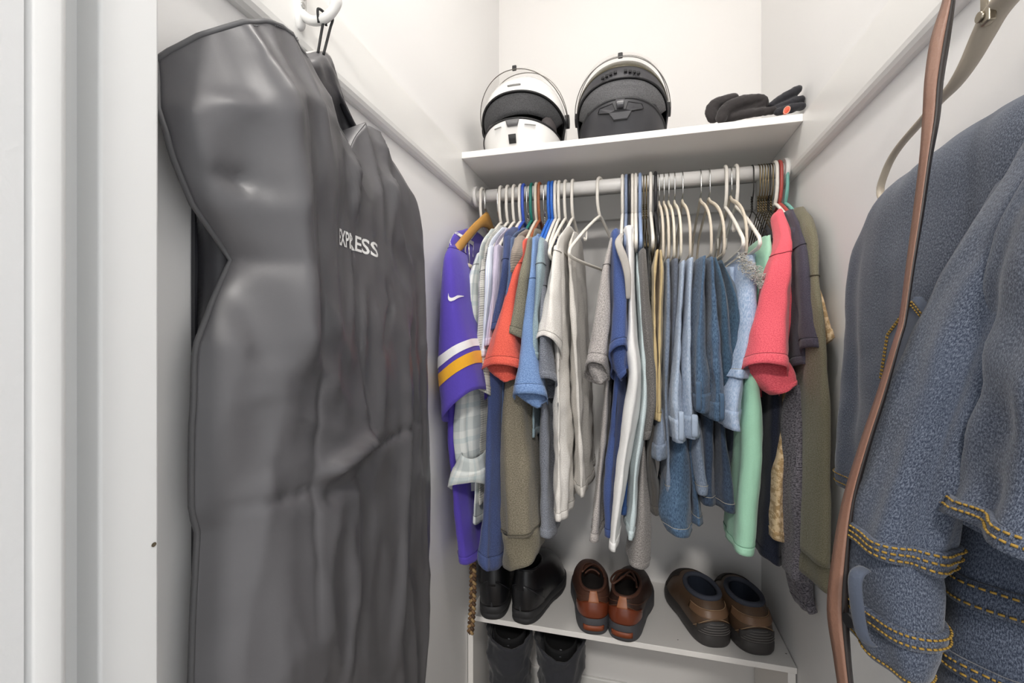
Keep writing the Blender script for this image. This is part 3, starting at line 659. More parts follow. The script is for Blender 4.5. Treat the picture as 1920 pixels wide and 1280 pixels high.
trousers('folded khaki trousers on a slim hanger', KH, [[(1229, 468, 1237, 466, 1.11, 1.42), (1222, 500, 1234, 500), (1220, 600, 1232, 600), (1223, 700, 1234, 700), (1226, 788, 1236, 788)], [(1236, 466, 1243, 470, 1.11, 1.42), (1235, 510, 1248, 505), (1232, 600, 1243, 600), (1232, 700, 1240, 700), (1232, 790, 1240, 790)]], 30, 'trousers', 'trousers', stc('kh', 'A89468'))
D1 = fabric('grey blue denim', '566478', '8F9AAB', 'denim', 1300); D2 = fabric('charcoal denim', '4C525E', '747B88', 'denim', 1300)
D3 = fabric('light denim', '8397B2', 'C6D0DE', 'denim', 1200, col3='C9D4E2'); D4 = fabric('dark denim', '293F58', '66809C', 'denim', 1200, col3='5F7690')
D5 = fabric('indigo teal denim', '243A4E', '4E687E', 'denim', 1200); D6 = fabric('deep indigo', '1F2A3C', '465468', 'denim', 1200); D7 = fabric('ripped light denim', '7C97BC', 'C2CFE2', 'denim', 1100, col3='D3DDE8')
ST = plain('thread pale', 'B9B2A2', 0.9); STG = plain('thread gold', '96772F', 0.8)
trousers('grey-blue creased jeans right of the khaki trousers', D1, [[(1247, 487, 1259, 482, 1.11, 1.42), (1246, 560, 1262, 560), (1244, 650, 1260, 650), (1243, 740, 1256, 735), (1246, 850, 1259, 850, 1.1, 1.3), (1244, 910, 1260, 910, 1.1, 1.28), (1246, 926, 1259, 928, 1.1, 1.28)], [(1232, 776, 1246, 772, 1.1, 1.3), (1228, 830, 1250, 825, 1.07, 1.26), (1228, 865, 1249, 863, 1.07, 1.26)]], 31, st=ST, bands=((1, 0.035, 0.003),))
trousers('charcoal herringbone trousers hanging low left of the dark jeans', fabric('herringbone', '5C5854', '2E2C2A', 'herring'), [[(1220, 800, 1230, 800, 1.12, 1.34), (1212, 860, 1228, 860, 1.1, 1.3), (1216, 920, 1233, 920, 1.1, 1.28), (1222, 966, 1235, 968, 1.1, 1.28)]], 32, 'trousers', 'trousers')
trousers('charcoal jeans behind the light blue jeans', D2, [[(1258, 484, 1276, 484, 1.11, 1.42), (1258, 560, 1273, 560, 1.11, 1.42), (1255, 660, 1268, 660, 1.12, 1.42), (1254, 760, 1264, 760, 1.13, 1.4), (1256, 860, 1264, 860, 1.14, 1.36)]], 33, st=ST)
g, cl = trousers('light blue jeans folded over a slim hanger, waistband down', D3, [[(1274, 492, 1289, 484, 1.10, 1.42), (1267, 600, 1284, 600, 1.08, 1.4), (1262, 680, 1281, 680, 1.07, 1.36), (1255, 760, 1283, 760, 1.05, 1.3), (1260, 829, 1289, 831, 1.05, 1.26)], [(1288, 484, 1307, 480, 1.10, 1.42), (1284, 600, 1303, 600, 1.08, 1.4), (1281, 680, 1303, 680, 1.07, 1.36), (1283, 760, 1308, 758, 1.06, 1.3), (1288, 823, 1312, 824, 1.06, 1.26)]], 34, st=ST, bands=((0, 0.05, 0.003), (1, 0.05, 0.003)))
belt_loop(g, 1277, 772, 824, 1.047, D3, 9); belt_loop(g, 1302, 778, 818, 1.057, D3, 11)
g, cl = trousers('dark blue jeans draped over a slim hanger, belt loops showing', D4, [[(1310, 482, 1330, 476, 1.09, 1.42), (1303, 560, 1328, 560, 1.07, 1.4), (1300, 660, 1327, 660, 1.05, 1.36), (1303, 720, 1332, 715, 1.04, 1.3), (1306, 772, 1333, 778, 1.04, 1.26)], [(1329, 478, 1342, 484, 1.09, 1.42), (1329, 580, 1352, 575, 1.07, 1.4), (1327, 680, 1360, 675, 1.05, 1.36), (1331, 740, 1361, 735, 1.045, 1.3), (1330, 786, 1356, 792, 1.045, 1.26)]], 35, st=ST, bands=((0, 0.04, 0.003), (1, 0.04, 0.003)))
belt_loop(g, 1309, 716, 768, 1.035, D4, 9); belt_loop(g, 1353, 738, 786, 1.04, D4, 8)
trousers('long dark jeans with flared leg hems over the right shoes', D4, [[(1262, 780, 1290, 780, 1.12, 1.36), (1252, 860, 1296, 860, 1.1, 1.32), (1242, 920, 1298, 920, 1.09, 1.28), (1239, 972, 1299, 982, 1.08, 1.26), (1254, 1003, 1300, 1014, 1.08, 1.24)], [(1288, 820, 1306, 820, 1.13, 1.34), (1294, 900, 1311, 900, 1.12, 1.3), (1298, 950, 1316, 955, 1.12, 1.28), (1299, 984, 1319, 989, 1.12, 1.28)]], 36, st=ST, A=0.004)
trousers('grey-blue jeans with a turned hem beneath the light jeans', D1, [[(1298, 790, 1318, 790, 1.12, 1.32), (1299, 870, 1324, 870, 1.1, 1.3), (1302, 926, 1331, 931, 1.09, 1.28)]], 37, st=ST)
trousers('deep indigo jeans with two straight frayed hems', D6, [[(1314, 760, 1346, 760, 1.12, 1.36), (1314, 860, 1347, 860, 1.11, 1.32), (1312, 944, 1349, 952, 1.11, 1.3)], [(1346, 760, 1362, 760, 1.12, 1.36), (1347, 860, 1371, 860, 1.1, 1.32), (1347, 940, 1381, 944, 1.09, 1.28), (1350, 958, 1381, 966, 1.09, 1.28)]], 38, st=ST)
trousers('inky jeans leg between deep indigo jeans and mint shirt', D6, [[(1368, 760, 1392, 760, 1.14, 1.36), (1370, 860, 1396, 860, 1.13, 1.32), (1372, 938, 1397, 942, 1.13, 1.3)]], 39, st=ST)
trousers('teal-blue jeans folded in deep pleats beside the ripped pair', D5, [[(1336, 482, 1348, 482, 1.10, 1.42), (1344, 530, 1368, 528, 1.08, 1.4), (1350, 600, 1380, 595, 1.07, 1.36), (1356, 680, 1382, 660, 1.07, 1.3), (1360, 760, 1376, 756, 1.09, 1.28)], [(1348, 484, 1360, 492, 1.12, 1.42), (1362, 530, 1382, 528, 1.1, 1.38), (1372, 580, 1396, 576, 1.08, 1.34), (1372, 640, 1390, 630, 1.08, 1.3), (1366, 700, 1378, 690, 1.09, 1.28)]], 40, st=ST, A=0.008)
g, cl = trousers('ripped light blue jeans with a frayed white tear', D7, [[(1382, 486, 1432, 470, 1.13, 1.40), (1380, 540, 1434, 530, 1.09, 1.38), (1384, 600, 1430, 596, 1.07, 1.34), (1380, 660, 1412, 650, 1.06, 1.3), (1368, 706, 1404, 712, 1.05, 1.26)], [(1368, 704, 1404, 708, 1.055, 1.24), (1358, 760, 1401, 765, 1.045, 1.24), (1361, 804, 1398, 811, 1.045, 1.24)], [(1362, 500, 1386, 500, 1.14, 1.38), (1362, 560, 1388, 560, 1.13, 1.36), (1368, 640, 1384, 640, 1.12, 1.3)]], 41, st=ST, bands=((0, 0.018, 0.003), (1, 0.04, 0.002)))
rnd = random.Random(5); parts = []
for i in range(620):
    f = rnd.random(); u = 1384+48*f+rnd.uniform(-7, 7); v = 486+44*f+rnd.uniform(-16, 13); Yq = 1.083+rnd.uniform(-0.006, 0.008)
    a = P(u, v, Yq); dv = Vector((rnd.uniform(-.004, .009), rnd.uniform(-.002, 0.0), rnd.uniform(-.006, .001)))
    parts.append(tube_geo([a, a+dv*0.5+Vector((rnd.uniform(-.004, .004), -0.004, 0)), a+dv], rnd.uniform(0.0003, 0.0006), 4))
V, Fc = join_geo(parts); tag(mk('frayed_threads', V, Fc, fabric('fray white', 'E6E4DC', None, 'solid'), g), 'tangled white frayed cotton threads', kind='stuff')
# ---- mint shirt
MINT = fabric('mint cotton', 'A6D8BC', '90C6A8', 'solid')
g, cb, cs = garment('polo_shirt', 'mint green shirt hanging long, left of the pink tee', 'shirt', MINT,
    [(1430, 446, 1454, 436, 1.14, 1.36), (1424, 480, 1458, 470, 1.10, 1.36), (1418, 560, 1450, 550, 1.10, 1.34), (1404, 640, 1440, 640, 1.1, 1.36), (1394, 700, 1428, 700, 1.075, 1.3), (1391, 780, 1439, 775, 1.06, 1.27), (1388, 880, 1438, 870, 1.06, 1.25), (1380, 980, 1431, 975, 1.06, 1.24), (1378, 1038, 1424, 1047, 1.06, 1.24)], None, seed=42, A=0.004, k=2, bhem=0.018, st=stc('mint', '80B498'))
# ---- navy and tan bodies, grey heather
g, cb, cs = garment('t_shirt', 'blackish navy top hanging behind the mint shirt', 't-shirt', fabric('black navy', '262B3A', '1A1E2A', 'heather', 1300),
    [(1462, 440, 1470, 436, 1.2, 1.38), (1454, 600, 1474, 600, 1.15, 1.42), (1440, 720, 1472, 720, 1.13, 1.38), (1432, 900, 1474, 900, 1.12, 1.34), (1426, 1042, 1474, 1072, 1.12, 1.32)], None, seed=43)
TAN = fabric('tan print', 'D8BE98', 'B99C74', 'heather', 160, 0.35)
g, cb, cs = garment('t_shirt', 'tan patterned shirt with sleeve tip against the olive sweater', 't-shirt', TAN,
    [(1504, 404, 1510, 400, 1.2, 1.38), (1500, 560, 1512, 560, 1.14, 1.42), (1470, 760, 1488, 760, 1.13, 1.34), (1452, 900, 1482, 900, 1.1, 1.26), (1448, 1010, 1480, 1022, 1.1, 1.25)],
    [(1512, 460, 1518, 456, 1.1, 1.2), (1519, 505, 1528, 498, 1.07, 1.16), (1534, 572, 1552, 562, 1.04, 1.14), (1547, 642, 1574, 628, 1.02, 1.13)], seed=44, fd=0.03, sA=0.003)
# ---- pink tee
g, cb, cs = garment('t_shirt', 'bright pink tee with wide folded sleeve near the right wall', 't-shirt', fabric('pink cotton', 'EE6B76', 'DC5664', 'heather', 1400, 0.7),
    [(1460, 398, 1470, 392, 1.17, 1.22), (1474, 444, 1486, 438, 1.12, 1.18), (1474, 600, 1488, 600, 1.12, 1.2), (1452, 760, 1464, 760, 1.13, 1.26), (1446, 860, 1454, 860, 1.14, 1.24)],
    [(1454, 402, 1472, 396, 1.15, 1.2), (1460, 450, 1486, 438, 1.09, 1.15), (1448, 502, 1492, 497, 1.06, 1.14), (1430, 580, 1496, 578, 1.04, 1.16), (1415, 640, 1499, 640, 1.02, 1.18), (1401, 673, 1502, 690, 1.01, 1.18)], seed=45, fd=0.085, hem=0.022, sA=0.009, sk=2, seam=0.35, st=stc('pink', 'B84450'))
piece(g, 'sleeve_underside', [(1404, 680, 1490, 680), (1416, 712, 1500, 700), (1440, 732, 1503, 712), (1458, 744, 1503, 720)], _m['pink cotton'], 1.05, 1.15, 452, 0.006, 2, hem=0.012)
# ---- slate tees
SL = fabric('slate cotton', '55535F', '46444F', 'heather', 1400, 0.7)
g, cb, cs = garment('t_shirt', 'slate grey tee directly right of the pink tee', 't-shirt', SL,
    [(1470, 400, 1478, 394, 1.18, 1.38), (1486, 440, 1496, 434, 1.13, 1.46), (1490, 600, 1504, 600, 1.14, 1.42), (1486, 760, 1500, 760, 1.14, 1.38)],
    [(1484, 430, 1495, 424, 1.12, 1.24), (1490, 500, 1503, 497, 1.1, 1.2), (1494, 600, 1512, 600, 1.08, 1.18), (1497, 680, 1522, 685, 1.06, 1.17)], seed=46, fd=0.03, st=stc('sl', '3A3842'))
g, cb, cs = garment('t_shirt', 'darker plum-slate tee with wide sleeve before the tan shirt', 't-shirt', fabric('plum slate', '4E4A56', '403C48', 'heather', 1400, 0.7),
    [(1478, 396, 1492, 388, 1.17, 1.38), (1494, 436, 1508, 428, 1.12, 1.46), (1504, 600, 1520, 600, 1.13, 1.42), (1500, 800, 1516, 800, 1.13, 1.36)],
    [(1480, 402, 1492, 392, 1.15, 1.28), (1492, 440, 1508, 430, 1.1, 1.22), (1500, 500, 1521, 494, 1.06, 1.19), (1507, 580, 1536, 574, 1.04, 1.17), (1516, 648, 1549, 654, 1.02, 1.16)], seed=47, fd=0.025, hem=0.02, seam=0.33, st=stc('ps', '2E2A34'))
# ---- grey heather hooded top hanging low
GH = fabric('dark grey heather', '77737A', '4C494F', 'heather', 900, 0.85)
g, cb, cs = garment('sweatshirt', 'dark grey heather sweatshirt with one cuff hanging lowest near the belt', 'sweatshirt', GH,
    [(1500, 420, 1510, 416, 1.2, 1.38), (1502, 600, 1520, 600, 1.14, 1.40), (1498, 690, 1533, 680, 1.1, 1.36), (1470, 800, 1535, 790, 1.08, 1.3), (1472, 900, 1537, 895, 1.07, 1.27), (1477, 1000, 1533, 1000, 1.07, 1.25), (1480, 1086, 1528, 1096, 1.07, 1.24)], None, seed=48, A=0.008, k=3, bhem=0)
piece(g, 'sleeve', [(1480, 1060, 1536, 1064), (1488, 1092, 1540, 1100), (1500, 1128, 1540, 1130), (1512, 1152, 1536, 1147)], GH, 1.13, 1.2, 481, 0.006, 3)
# ---- olive sweater at the right wall
OL2 = fabric('olive fleece', '7C7766', '69654F', 'heather', 1400, 0.6)
g, cb, cs = garment('sweater', 'plain olive sweater hanging closest to the right wall', 'sweater', OL2,
    [(1490, 390, 1520, 384, 1.19, 1.37), (1496, 404, 1538, 402, 1.13, 1.42), (1504, 430, 1546, 432, 1.08, 1.44), (1516, 520, 1553, 520, 1.04, 1.42), (1528, 640, 1562, 640, 1.01, 1.40), (1533, 780, 1572, 780, 0.99, 1.34), (1532, 950, 1577, 950, 0.985, 1.26), (1529, 1062, 1577, 1070, 0.985, 1.22)], None, seed=49, A=0.003, k=2, bhem=0)
piece(g, 'ribbed_hem', [(1530, 1058, 1577, 1066), (1530, 1085, 1574, 1096), (1532, 1106, 1566, 1120)], fabric('olive fleece rib', '746F5E', '625E4A', 'heather', 1400, 0.6), 0.99, 1.2, 491, 0.003, 2, hem=0, cap=False)
V, Fc = tube_geo([cb[0].pt(0.30, j/60, 0.0008) for j in range(60)], 0.0011, 6, closed=True); mk('shoulder_seam', V, Fc, stc('ol2', '55523F'), cb[1])

# ---------------------------------------------------------------- hangers on the rod
G1 = 'hangers on the rod'
H = [('short', 'white', 903, 'white plastic hanger carrying the purple jersey, nearest the left wall', 0),
 ('wood', 'wood', 911, 'honey-coloured wooden hanger, empty, in front of the purple jersey', -1),
 ('short', 'white', 938, 'white plastic hanger carrying the pale plaid shirt', 0), ('wire', 'chrome', 934, 'thin chrome wire hanger beside the plaid shirt hanger', 0),
 ('short', 'white', 951, 'white plastic hanger carrying the glen-check shirt', 0), ('short', 'white', 963, 'white plastic hanger carrying the blue-striped shirt', 0),
 ('short', 'white', 975, 'white plastic hanger carrying the lavender shirt, touching the royal blue one', 0), ('short', 'royal', 981, 'royal blue plastic hanger carrying the dusty navy tee', 0),
 ('wire', 'chrome', 988.5, 'thin chrome wire hanger left of the green hanger', 0), ('short', 'green', 996, 'deep green plastic hanger on the rod', 0),
 ('short', 'ivory', 1005, 'cream plastic hanger between green and rust-brown hangers', 0), ('short', 'brown', 1011, 'rust-brown plastic hanger on the rod', 0),
 ('wire', 'chrome', 1020, 'thin chrome wire hanger right of the rust-brown hanger', 0), ('short', 'blue', 1029, 'bright blue plastic hanger, left one of the bright blue pair', 0),
 ('short', 'blue', 1035, 'bright blue plastic hanger, right one of the bright blue pair', 0), ('short', 'white', 1041, 'white plastic hanger touching the bright blue pair', 0),
 ('short', 'white', 1048, 'white plastic hanger carrying the slate heather tee', 0), ('plastic', 'white', 1060, 'bare white plastic hanger just left of the white tee', -3),
 ('short', 'white', 1074, 'white plastic hanger carrying the off-white tee', -4), ('plastic', 'white', 1125, 'empty white plastic hanger turned sideways in the gap', -17),
 ('short', 'white', 1167, 'white plastic hanger carrying the pale grey heather tee', 0), ('short', 'slate', 1174, 'slate blue plastic hanger carrying the mid blue tee', 0),
 ('short', 'black', 1180, 'black plastic hanger between slate and white hangers', 0), ('short', 'white', 1185.5, 'white plastic hanger carrying the white tank top', 0),
 ('short', 'white', 1192, 'white plastic hanger left of the pale blue hanger', 0), ('short', 'skyblue', 1200, 'pale blue plastic hanger on the rod', 0),
 ('wire', 'bronze', 1207, 'bronze wire hanger right of the pale blue hanger', 0), ('wire', 'bronze', 1212, 'bronze wire hanger left of the lone white hanger', 0),
 ('short', 'white', 1220, 'white plastic hanger carrying the charcoal tank top', 0), ('short', 'black', 1229, 'black plastic hanger next to the row of slim beige hangers', 0),
 ('slim', 'beige', 1236, 'slim beige hanger carrying the khaki trousers', 0), ('slim', 'beige', 1245, 'slim beige hanger second in the row, right of the khaki trousers', 0),
 ('slim', 'ivory', 1254, 'slim cream hanger carrying the grey-blue creased jeans', 0), ('slim', 'ivory', 1265, 'slim cream hanger carrying the charcoal jeans', 0),
 ('slim', 'beige', 1280, 'slim beige hanger carrying the light blue jeans', 0), ('slim', 'beige', 1314, 'slim beige hanger carrying the dark blue jeans', 0),
 ('slim', 'beige', 1330, 'slim beige hanger carrying the teal-blue jeans', 2), ('plastic', 'white', 1361, 'white plastic hanger, left one of the pair above the ripped jeans', 0),
 ('slim', 'beige', 1371, 'slim beige hanger between two white plastic hangers above the ripped jeans', 0), ('plastic', 'white', 1381, 'white plastic hanger, right one of the pair above the ripped jeans', 2),
 ('wire', 'blackwire', 1412, 'black twisted wire hanger standing apart from the bronze ones', 0), ('wire', 'bronze', 1424, 'leftmost of the bronze wire hangers clustered by the right wall', 0),
 ('wire', 'bronze', 1429, 'second bronze wire hanger of the cluster by the right wall', 0), ('wire', 'bronze', 1434, 'third bronze wire hanger of the cluster by the right wall', 0),
 ('wire', 'bronze', 1439, 'fourth bronze wire hanger of the cluster by the right wall', 0), ('wire', 'blackwire', 1443, 'black wire hanger inside the bronze cluster', 0),
 ('wire', 'bronze', 1448, 'rightmost of the bronze wire hangers, next to a white hanger', 0), ('short', 'white', 1455, 'white plastic hanger left of the red hanger', 0),
 ('short', 'red', 1463, 'red plastic hanger on the rod', 0), ('short', 'teal', 1474, 'mint teal plastic hanger at the right end of the rod', 0)]
for kd, colr, u, lab, rz in H: hanger(kd, colr, u, lab, rz, G1)
# ---------------------------------------------------------------- garment bag on the left wall
def interp(tab, x):
    if x <= tab[0][0]: return tab[0][1]
    for (a, b), (c, d) in zip(tab, tab[1:]):
        if x <= c: f = (x-a)/(c-a); return b+(d-b)*f
    return tab[-1][1]
def seg_dist(p, poly):
    best = (9, 0); L = 0; tot = sum((Vector(b)-Vector(a)).length for a, b in zip(poly, poly[1:]))
    for a, b in zip(poly, poly[1:]):
        a, b = Vector(a), Vector(b); ab = b-a; f = max(0, min(1, (p-a).dot(ab)/max(ab.length_squared, 1e-9)))
        d = (p-(a+ab*f)).length
        if d < best[0]: best = (d, (L+ab.length*f)/tot)
        L += ab.length
    return best
def wallpt(u, v, X=-0.395): q = PX(u, v, X); return (q.y, q.z)
YN = sorted([(wallpt(u, v, -0.436)[1], wallpt(u, v, -0.436)[0]) for u, v in ((309, 140), (303, 200), (325, 290), (365, 385), (437, 487), (400, 570), (372, 650), (366, 800), (366, 960), (379, 1000), (372, 1100), (366, 1290))])
YFAR = sorted([(wallpt(u, v, -0.438)[1], wallpt(u, v, -0.438)[0]) for u, v in ((690, 238), (718, 270), (745, 330), (770, 400), (780, 450), (787, 560), (793, 700), (798, 850), (799, 1000), (798, 1150), (782, 1290))])
TOP = sorted([wallpt(u, v, -0.42) for u, v in ((309, 140), (345, 92), (380, 66), (420, 50), (460, 48), (490, 58), (545, 108), (575, 165), (605, 225), (636, 288), (652, 258), (668, 232), (690, 238), (718, 270), (745, 330), (760, 370))])
ZB = -1.12
RIDGES = [([(475, 110), (500, 250), (525, 420), (540, 600), (545, 715)], .022, .024), ([(372, 150), (405, 300), (425, 420), (440, 560), (462, 695)], .017, .020),
 ([(400, 322), (440, 325), (478, 348)], .013, -.020), ([(437, 487), (480, 560), (500, 700)], .016, -.010), ([(340, 200), (420, 180), (470, 220)], .010, .008), ([(330, 260), (380, 300), (420, 290)], .012, -.010),
 ([(560, 240), (575, 450), (582, 620), (580, 900), (580, 1200)], .005, -.005), ([(596, 240), (600, 380), (602, 620), (606, 760)], .014, .007), ([(636, 290), (650, 440), (656, 620), (684, 800), (690, 850)], .006, -.006),
 ([(676, 330), (696, 560), (702, 700), (706, 800)], .014, .004), ([(370, 962), (430, 962), (500, 948), (580, 915), (640, 875), (690, 840), (760, 800), (798, 785)], .006, -.008),
 ([(590, 890), (640, 855), (690, 822)], .012, .018), ([(590, 935), (650, 900), (686, 872)], .013, -.010), ([(742, 540), (755, 750), (750, 1000), (735, 1250)], .016, .010), ([(768, 520), (776, 800), (766, 1100)], .010, -.008),
 ([(712, 520), (722, 570), (702, 660)], .010, -.008), ([(725, 330), (750, 470)], .012, .008), ([(600, 640), (610, 1000), (600, 1280)], .05, .010), ([(430, 760), (445, 1000), (430, 1280)], .045, -.014), ([(420, 620), (385, 600), (372, 640)], .02, -.012),
 ([(640, 980), (655, 1100), (640, 1280)], .01, .006), ([(500, 740), (520, 900)], .02, -.008)]
RIDGES = [([wallpt(*q) for q in poly], w_, a_) for poly, w_, a_ in RIDGES]
def bag_x(y, z, a, b):
    e = min(a/0.16, 1.0); f = min((1-a)/0.16, 1.0)
    d = 0.030+0.040*math.sin(e*PI/2)*math.sin(f*PI/2) + 0.012*math.sin(a*PI)
    d += 0.014*math.exp(-((a-0.22)/0.2)**2-((b-0.05)/0.2)**2)
    d *= 0.72+0.28*min(1, b/0.05)
    for poly, w_, amp in RIDGES:
        dist, s = seg_dist(Vector((y, z)), poly)
        if dist < 3*w_: d += amp*(math.exp(-(dist/w_)**2) if w_ > 0.0085 else math.exp(-1.3*dist/w_))*min(1, 5*s+0.25, 5*(1-s)+0.25)*min(1, e*1.2)*min(1, f*1.2)
    wv = min(1, e)*min(1, f)*(1-0.9*math.exp(-((y-0.585)/0.09)**2-((z-0.14)/0.045)**2))
    d += wv*(0.009+0.008*max(0, 1-a/0.55))*(1-2.6*abs(noise.noise(Vector((y*17+0.8*noise.noise(Vector((y*5, z*4, 1))), z*3.1, 5)))))*(0.35+0.65*math.exp(-b/0.45))
    d += wv*(0.006+0.007*max(0, 1-a/0.5))*(1-2.6*abs(noise.noise(Vector(((y+z*0.5)*15, (z-y*0.4)*9, 8)))))*math.exp(-b/0.35)
    d += 0.0012*noise.noise(Vector((y*30, z*22, 3)))
    return XL+max(d, 0.016)
YSM = [(-1.3, 0.372), (0.0, 0.372), (0.2, 0.345), (0.3, 0.335), (0.5, 0.335)]
def bag_y(a, z):
    ys = interp(YSM, z); return ys+(interp(YFAR, z)-ys)*a+(interp(YN, z)-ys)*(1-a)**9
def bag_pt(a, b):
    z0 = 0.25
    for _ in range(25):
        y = bag_y(a, z0)
        z0 = 0.5*z0+0.5*interp(TOP, y)
    z = z0+(ZB-z0)*b
    return bag_y(a, z), z
BAGM = NT('bag nylon'); _c = lin('5A595C')
BAGM.link(BAGM.mix(BAGM.noise(8, BAGM.coord(), 4), _c, tuple(x*0.8 for x in _c[:3])+(1,)), BAGM.b.inputs['Base Color'])
BAGM.set(Roughness=0.42, Specular_IOR_Level=0.6); BAGM.bump(BAGM.mix(0.35, BAGM.noise(35, BAGM.coord(), 5), BAGM.noise(900, BAGM.coord(), 2)), 0.10, 0.0010); BAGM = BAGM.m
BAGD = plain('bag lining dark', '2E2E33', 0.5); BIND = plain('bag binding', '5E5E60', 0.6)
bag = thing('garment_bag', 'dark grey nylon garment bag hanging from the coat hook on the left wall', 'garment bag', (XL+0.04, 0.56, -1.1))
NA, NB = 120, 190
G_ = [[None]*(NA+1) for _ in range(NB+1)]
for i in range(NB+1):
    b = (i/NB)**1.15
    for j in range(NA+1):
        a = j/NA; y, z = bag_pt(a, b); G_[i][j] = Vector((bag_x(y, z, a, b), y, z))
V = [p for r in G_ for p in r]
front = mk('front_panel', V, grid_faces(NB+1, NA+1, False), BAGM, bag, solid=0.001); ORG[front.name] = Vector((0, 0, 0))
for side, jj, ybk in (('near', 0, 0.398), ('far', NA, 0.825)):
    V = []
    for i in range(NB+1):
        p = G_[i][jj]; V += [p, (p+Vector((XL+0.008, ybk, min(p.z, 0.26))))/2, Vector((XL+0.006, ybk, min(p.z, 0.26)))]
    mk('gusset', V, grid_faces(NB+1, 3, False), BAGD, bag, solid=0.001)
box('back_panel', XL+0.002, XL+0.007, 0.395, 0.828, ZB, 0.27, BAGD, bag)
V = []
for j in range(NA+1): p = G_[0][j]; V += [p, Vector((XL+0.012, p.y, p.z-0.012))]
mk('top_gusset', V, grid_faces(NA+1, 2, False), BAGM, bag, solid=0.001)
edge = [G_[i][0]+Vector((0.001, 0, 0)) for i in range(NB, -1, -2)]
tube('binding', edge, 0.0032, BIND, front, 6)
tube('binding', [G_[0][j] for j in range(0, NA//2+2)], 0.0032, BIND, front, 6)
tube('binding', [G_[i][NA] for i in range(0, NB+1, 2)], 0.003, BAGD, front, 6)
parts = []
path = edge+[G_[0][j] for j in range(1, NA//3)]
for k in range(0, len(path)-1):
    a_, b_ = path[k]+Vector((0.002, 0.006, 0)), path[k+1]+Vector((0.002, 0.006, 0))
    parts.append(tube_geo([a_.lerp(b_, 0.15), a_.lerp(b_, 0.6)], 0.0006, 4))
V, Fc = join_geo(parts); mk('stitching', V, Fc, plain('bag thread', '8C8C8E', 0.8), front)
# neck piece behind the V of the flap
npx = [[(536, 103), (570, 101), (606, 97), (620, 110)], [(520, 122), (575, 120), (611, 115), (630, 142)], [(525, 165), (590, 160), (624, 155), (643, 185)], [(550, 215), (612, 210), (640, 205), (660, 222)], [(580, 265), (630, 260), (652, 256), (676, 258)], [(600, 320), (640, 320), (660, 320), (680, 322)]]
ctrl = [[PX(u, v, -0.432+0.020*math.sin(i*1.3)*(1 if j in (1, 2) else 0)-(0.014 if j == 0 else 0)) for j, (u, v) in enumerate(r)] for i, r in enumerate(npx)]
rows = [catmull([tuple(p) for p in r], 16) for r in ctrl]
colsN = [catmull([rows[i][j] for i in range(len(rows))], 24) for j in range(16)]
V = [Vector(colsN[j][i])+Vector((0.004*noise.noise(Vector((i*0.4, j*0.5, 2))), 0, 0)) for i in range(24) for j in range(16)]
nk = mk('neck_panel', V, grid_faces(24, 16, False), BAGM, bag, solid=0.001); ORG[nk.name] = Vector((0, 0, 0))
tube('neck_edge', [Vector(colsN[15][i])+Vector((-0.006, 0.004, 0)) for i in range(24)], [0.006]*24, BAGD, nk, 8, flat=0.5)
tube('neck_edge', [Vector(colsN[j][0]) for j in range(16)], 0.0022, plain('bag white tape', 'DEDCD8', 0.7), nk, 6)
# printed word, its E and P swallowed by folds
def put_text(body, size, fn, mat, name, parent):
    cu = bpy.data.curves.new('txt', 'FONT'); cu.body = body; cu.size = size; cu.offset = 0.018*size; cu.resolution_u = 3
    o = bpy.data.objects.new('txt', cu); C.objects.link(o); bpy.context.view_layer.update()
    me = o.evaluated_get(bpy.context.evaluated_depsgraph_get()).to_mesh()
    bm = bmesh.new(); bm.from_mesh(me); bmesh.ops.triangulate(bm, faces=bm.faces[:]); bmesh.ops.subdivide_edges(bm, edges=[e for e in bm.edges if e.calc_length() > size*0.18], cuts=2)
    bmesh.ops.triangulate(bm, faces=bm.faces[:])
    bm.verts.ensure_lookup_table(); V = [fn(v.co.x, v.co.y) for v in bm.verts]; Fc = [tuple(v.index for v in f.verts) for f in bm.faces]; bm.free()
    bpy.data.objects.remove(o); return mk(name, V, Fc, mat, parent, smooth=False)
def txt_fn(x, y):
    s = 0.031
    f = x/s                                   # advance in units of the letter height
    tab = [(0.057, 631.5), (0.489, 635), (0.52, 635.2), (1.244, 645.6), (1.30, 646.2), (1.726, 652), (1.78, 652.8), (2.357, 665.5), (2.41, 666), (2.81, 677.5), (2.85, 678), (3.266, 691), (3.31, 692.5), (3.73, 709)]
    yy = PX(interp(tab, f), 460, -0.386).y; zz = 0.131+y*1.0
    # find the bag parameters of this point
    a = (yy-interp(YSM, zz))/(interp(YFAR, zz)-interp(YSM, zz)); z0 = interp(TOP, yy); b = (z0-zz)/(z0-ZB)
    return Vector((bag_x(yy, zz, a, b)+0.0016, yy, zz))
put_text('EXPRESS', 0.031, txt_fn, plain('bag print white', 'F2F2F0', 0.6), 'printed_word', front)
# coat hook and the loop that carries the bag
HKM = plain('hook white enamel', 'F0EFEC', 0.25, var=0.01)
hk = thing('coat_hook', 'white double coat hook screwed to the left trim board', 'hook', (XL+TT, 0.547, 0.475))
xw = XL+TT
V = []; n = 28
for k, (sx, zz) in enumerate(((0.0, 0), (0.006, 0), (0.008, 1))):
    pass
def plate(yc, zc, ry, rz, x0, x1, parent, nm='plate'):
    V = []
    for x, f in ((x0, 1.0), (x1-0.002*(1 if x1 > x0 else -1), 1.0), (x1, 0.8), (x1, 0.0)):
        for j in range(28):
            a = 2*PI*j/28; V.append((x, yc+ry*f*math.copysign(abs(math.cos(a))**0.8, math.cos(a)), zc+rz*f*math.copysign(abs(math.sin(a))**0.7, math.sin(a))))
    return mk(nm, V, grid_faces(4, 28), HKM, parent)
plate(0.543, 0.478, 0.010, 0.040, xw, xw+0.006, hk)
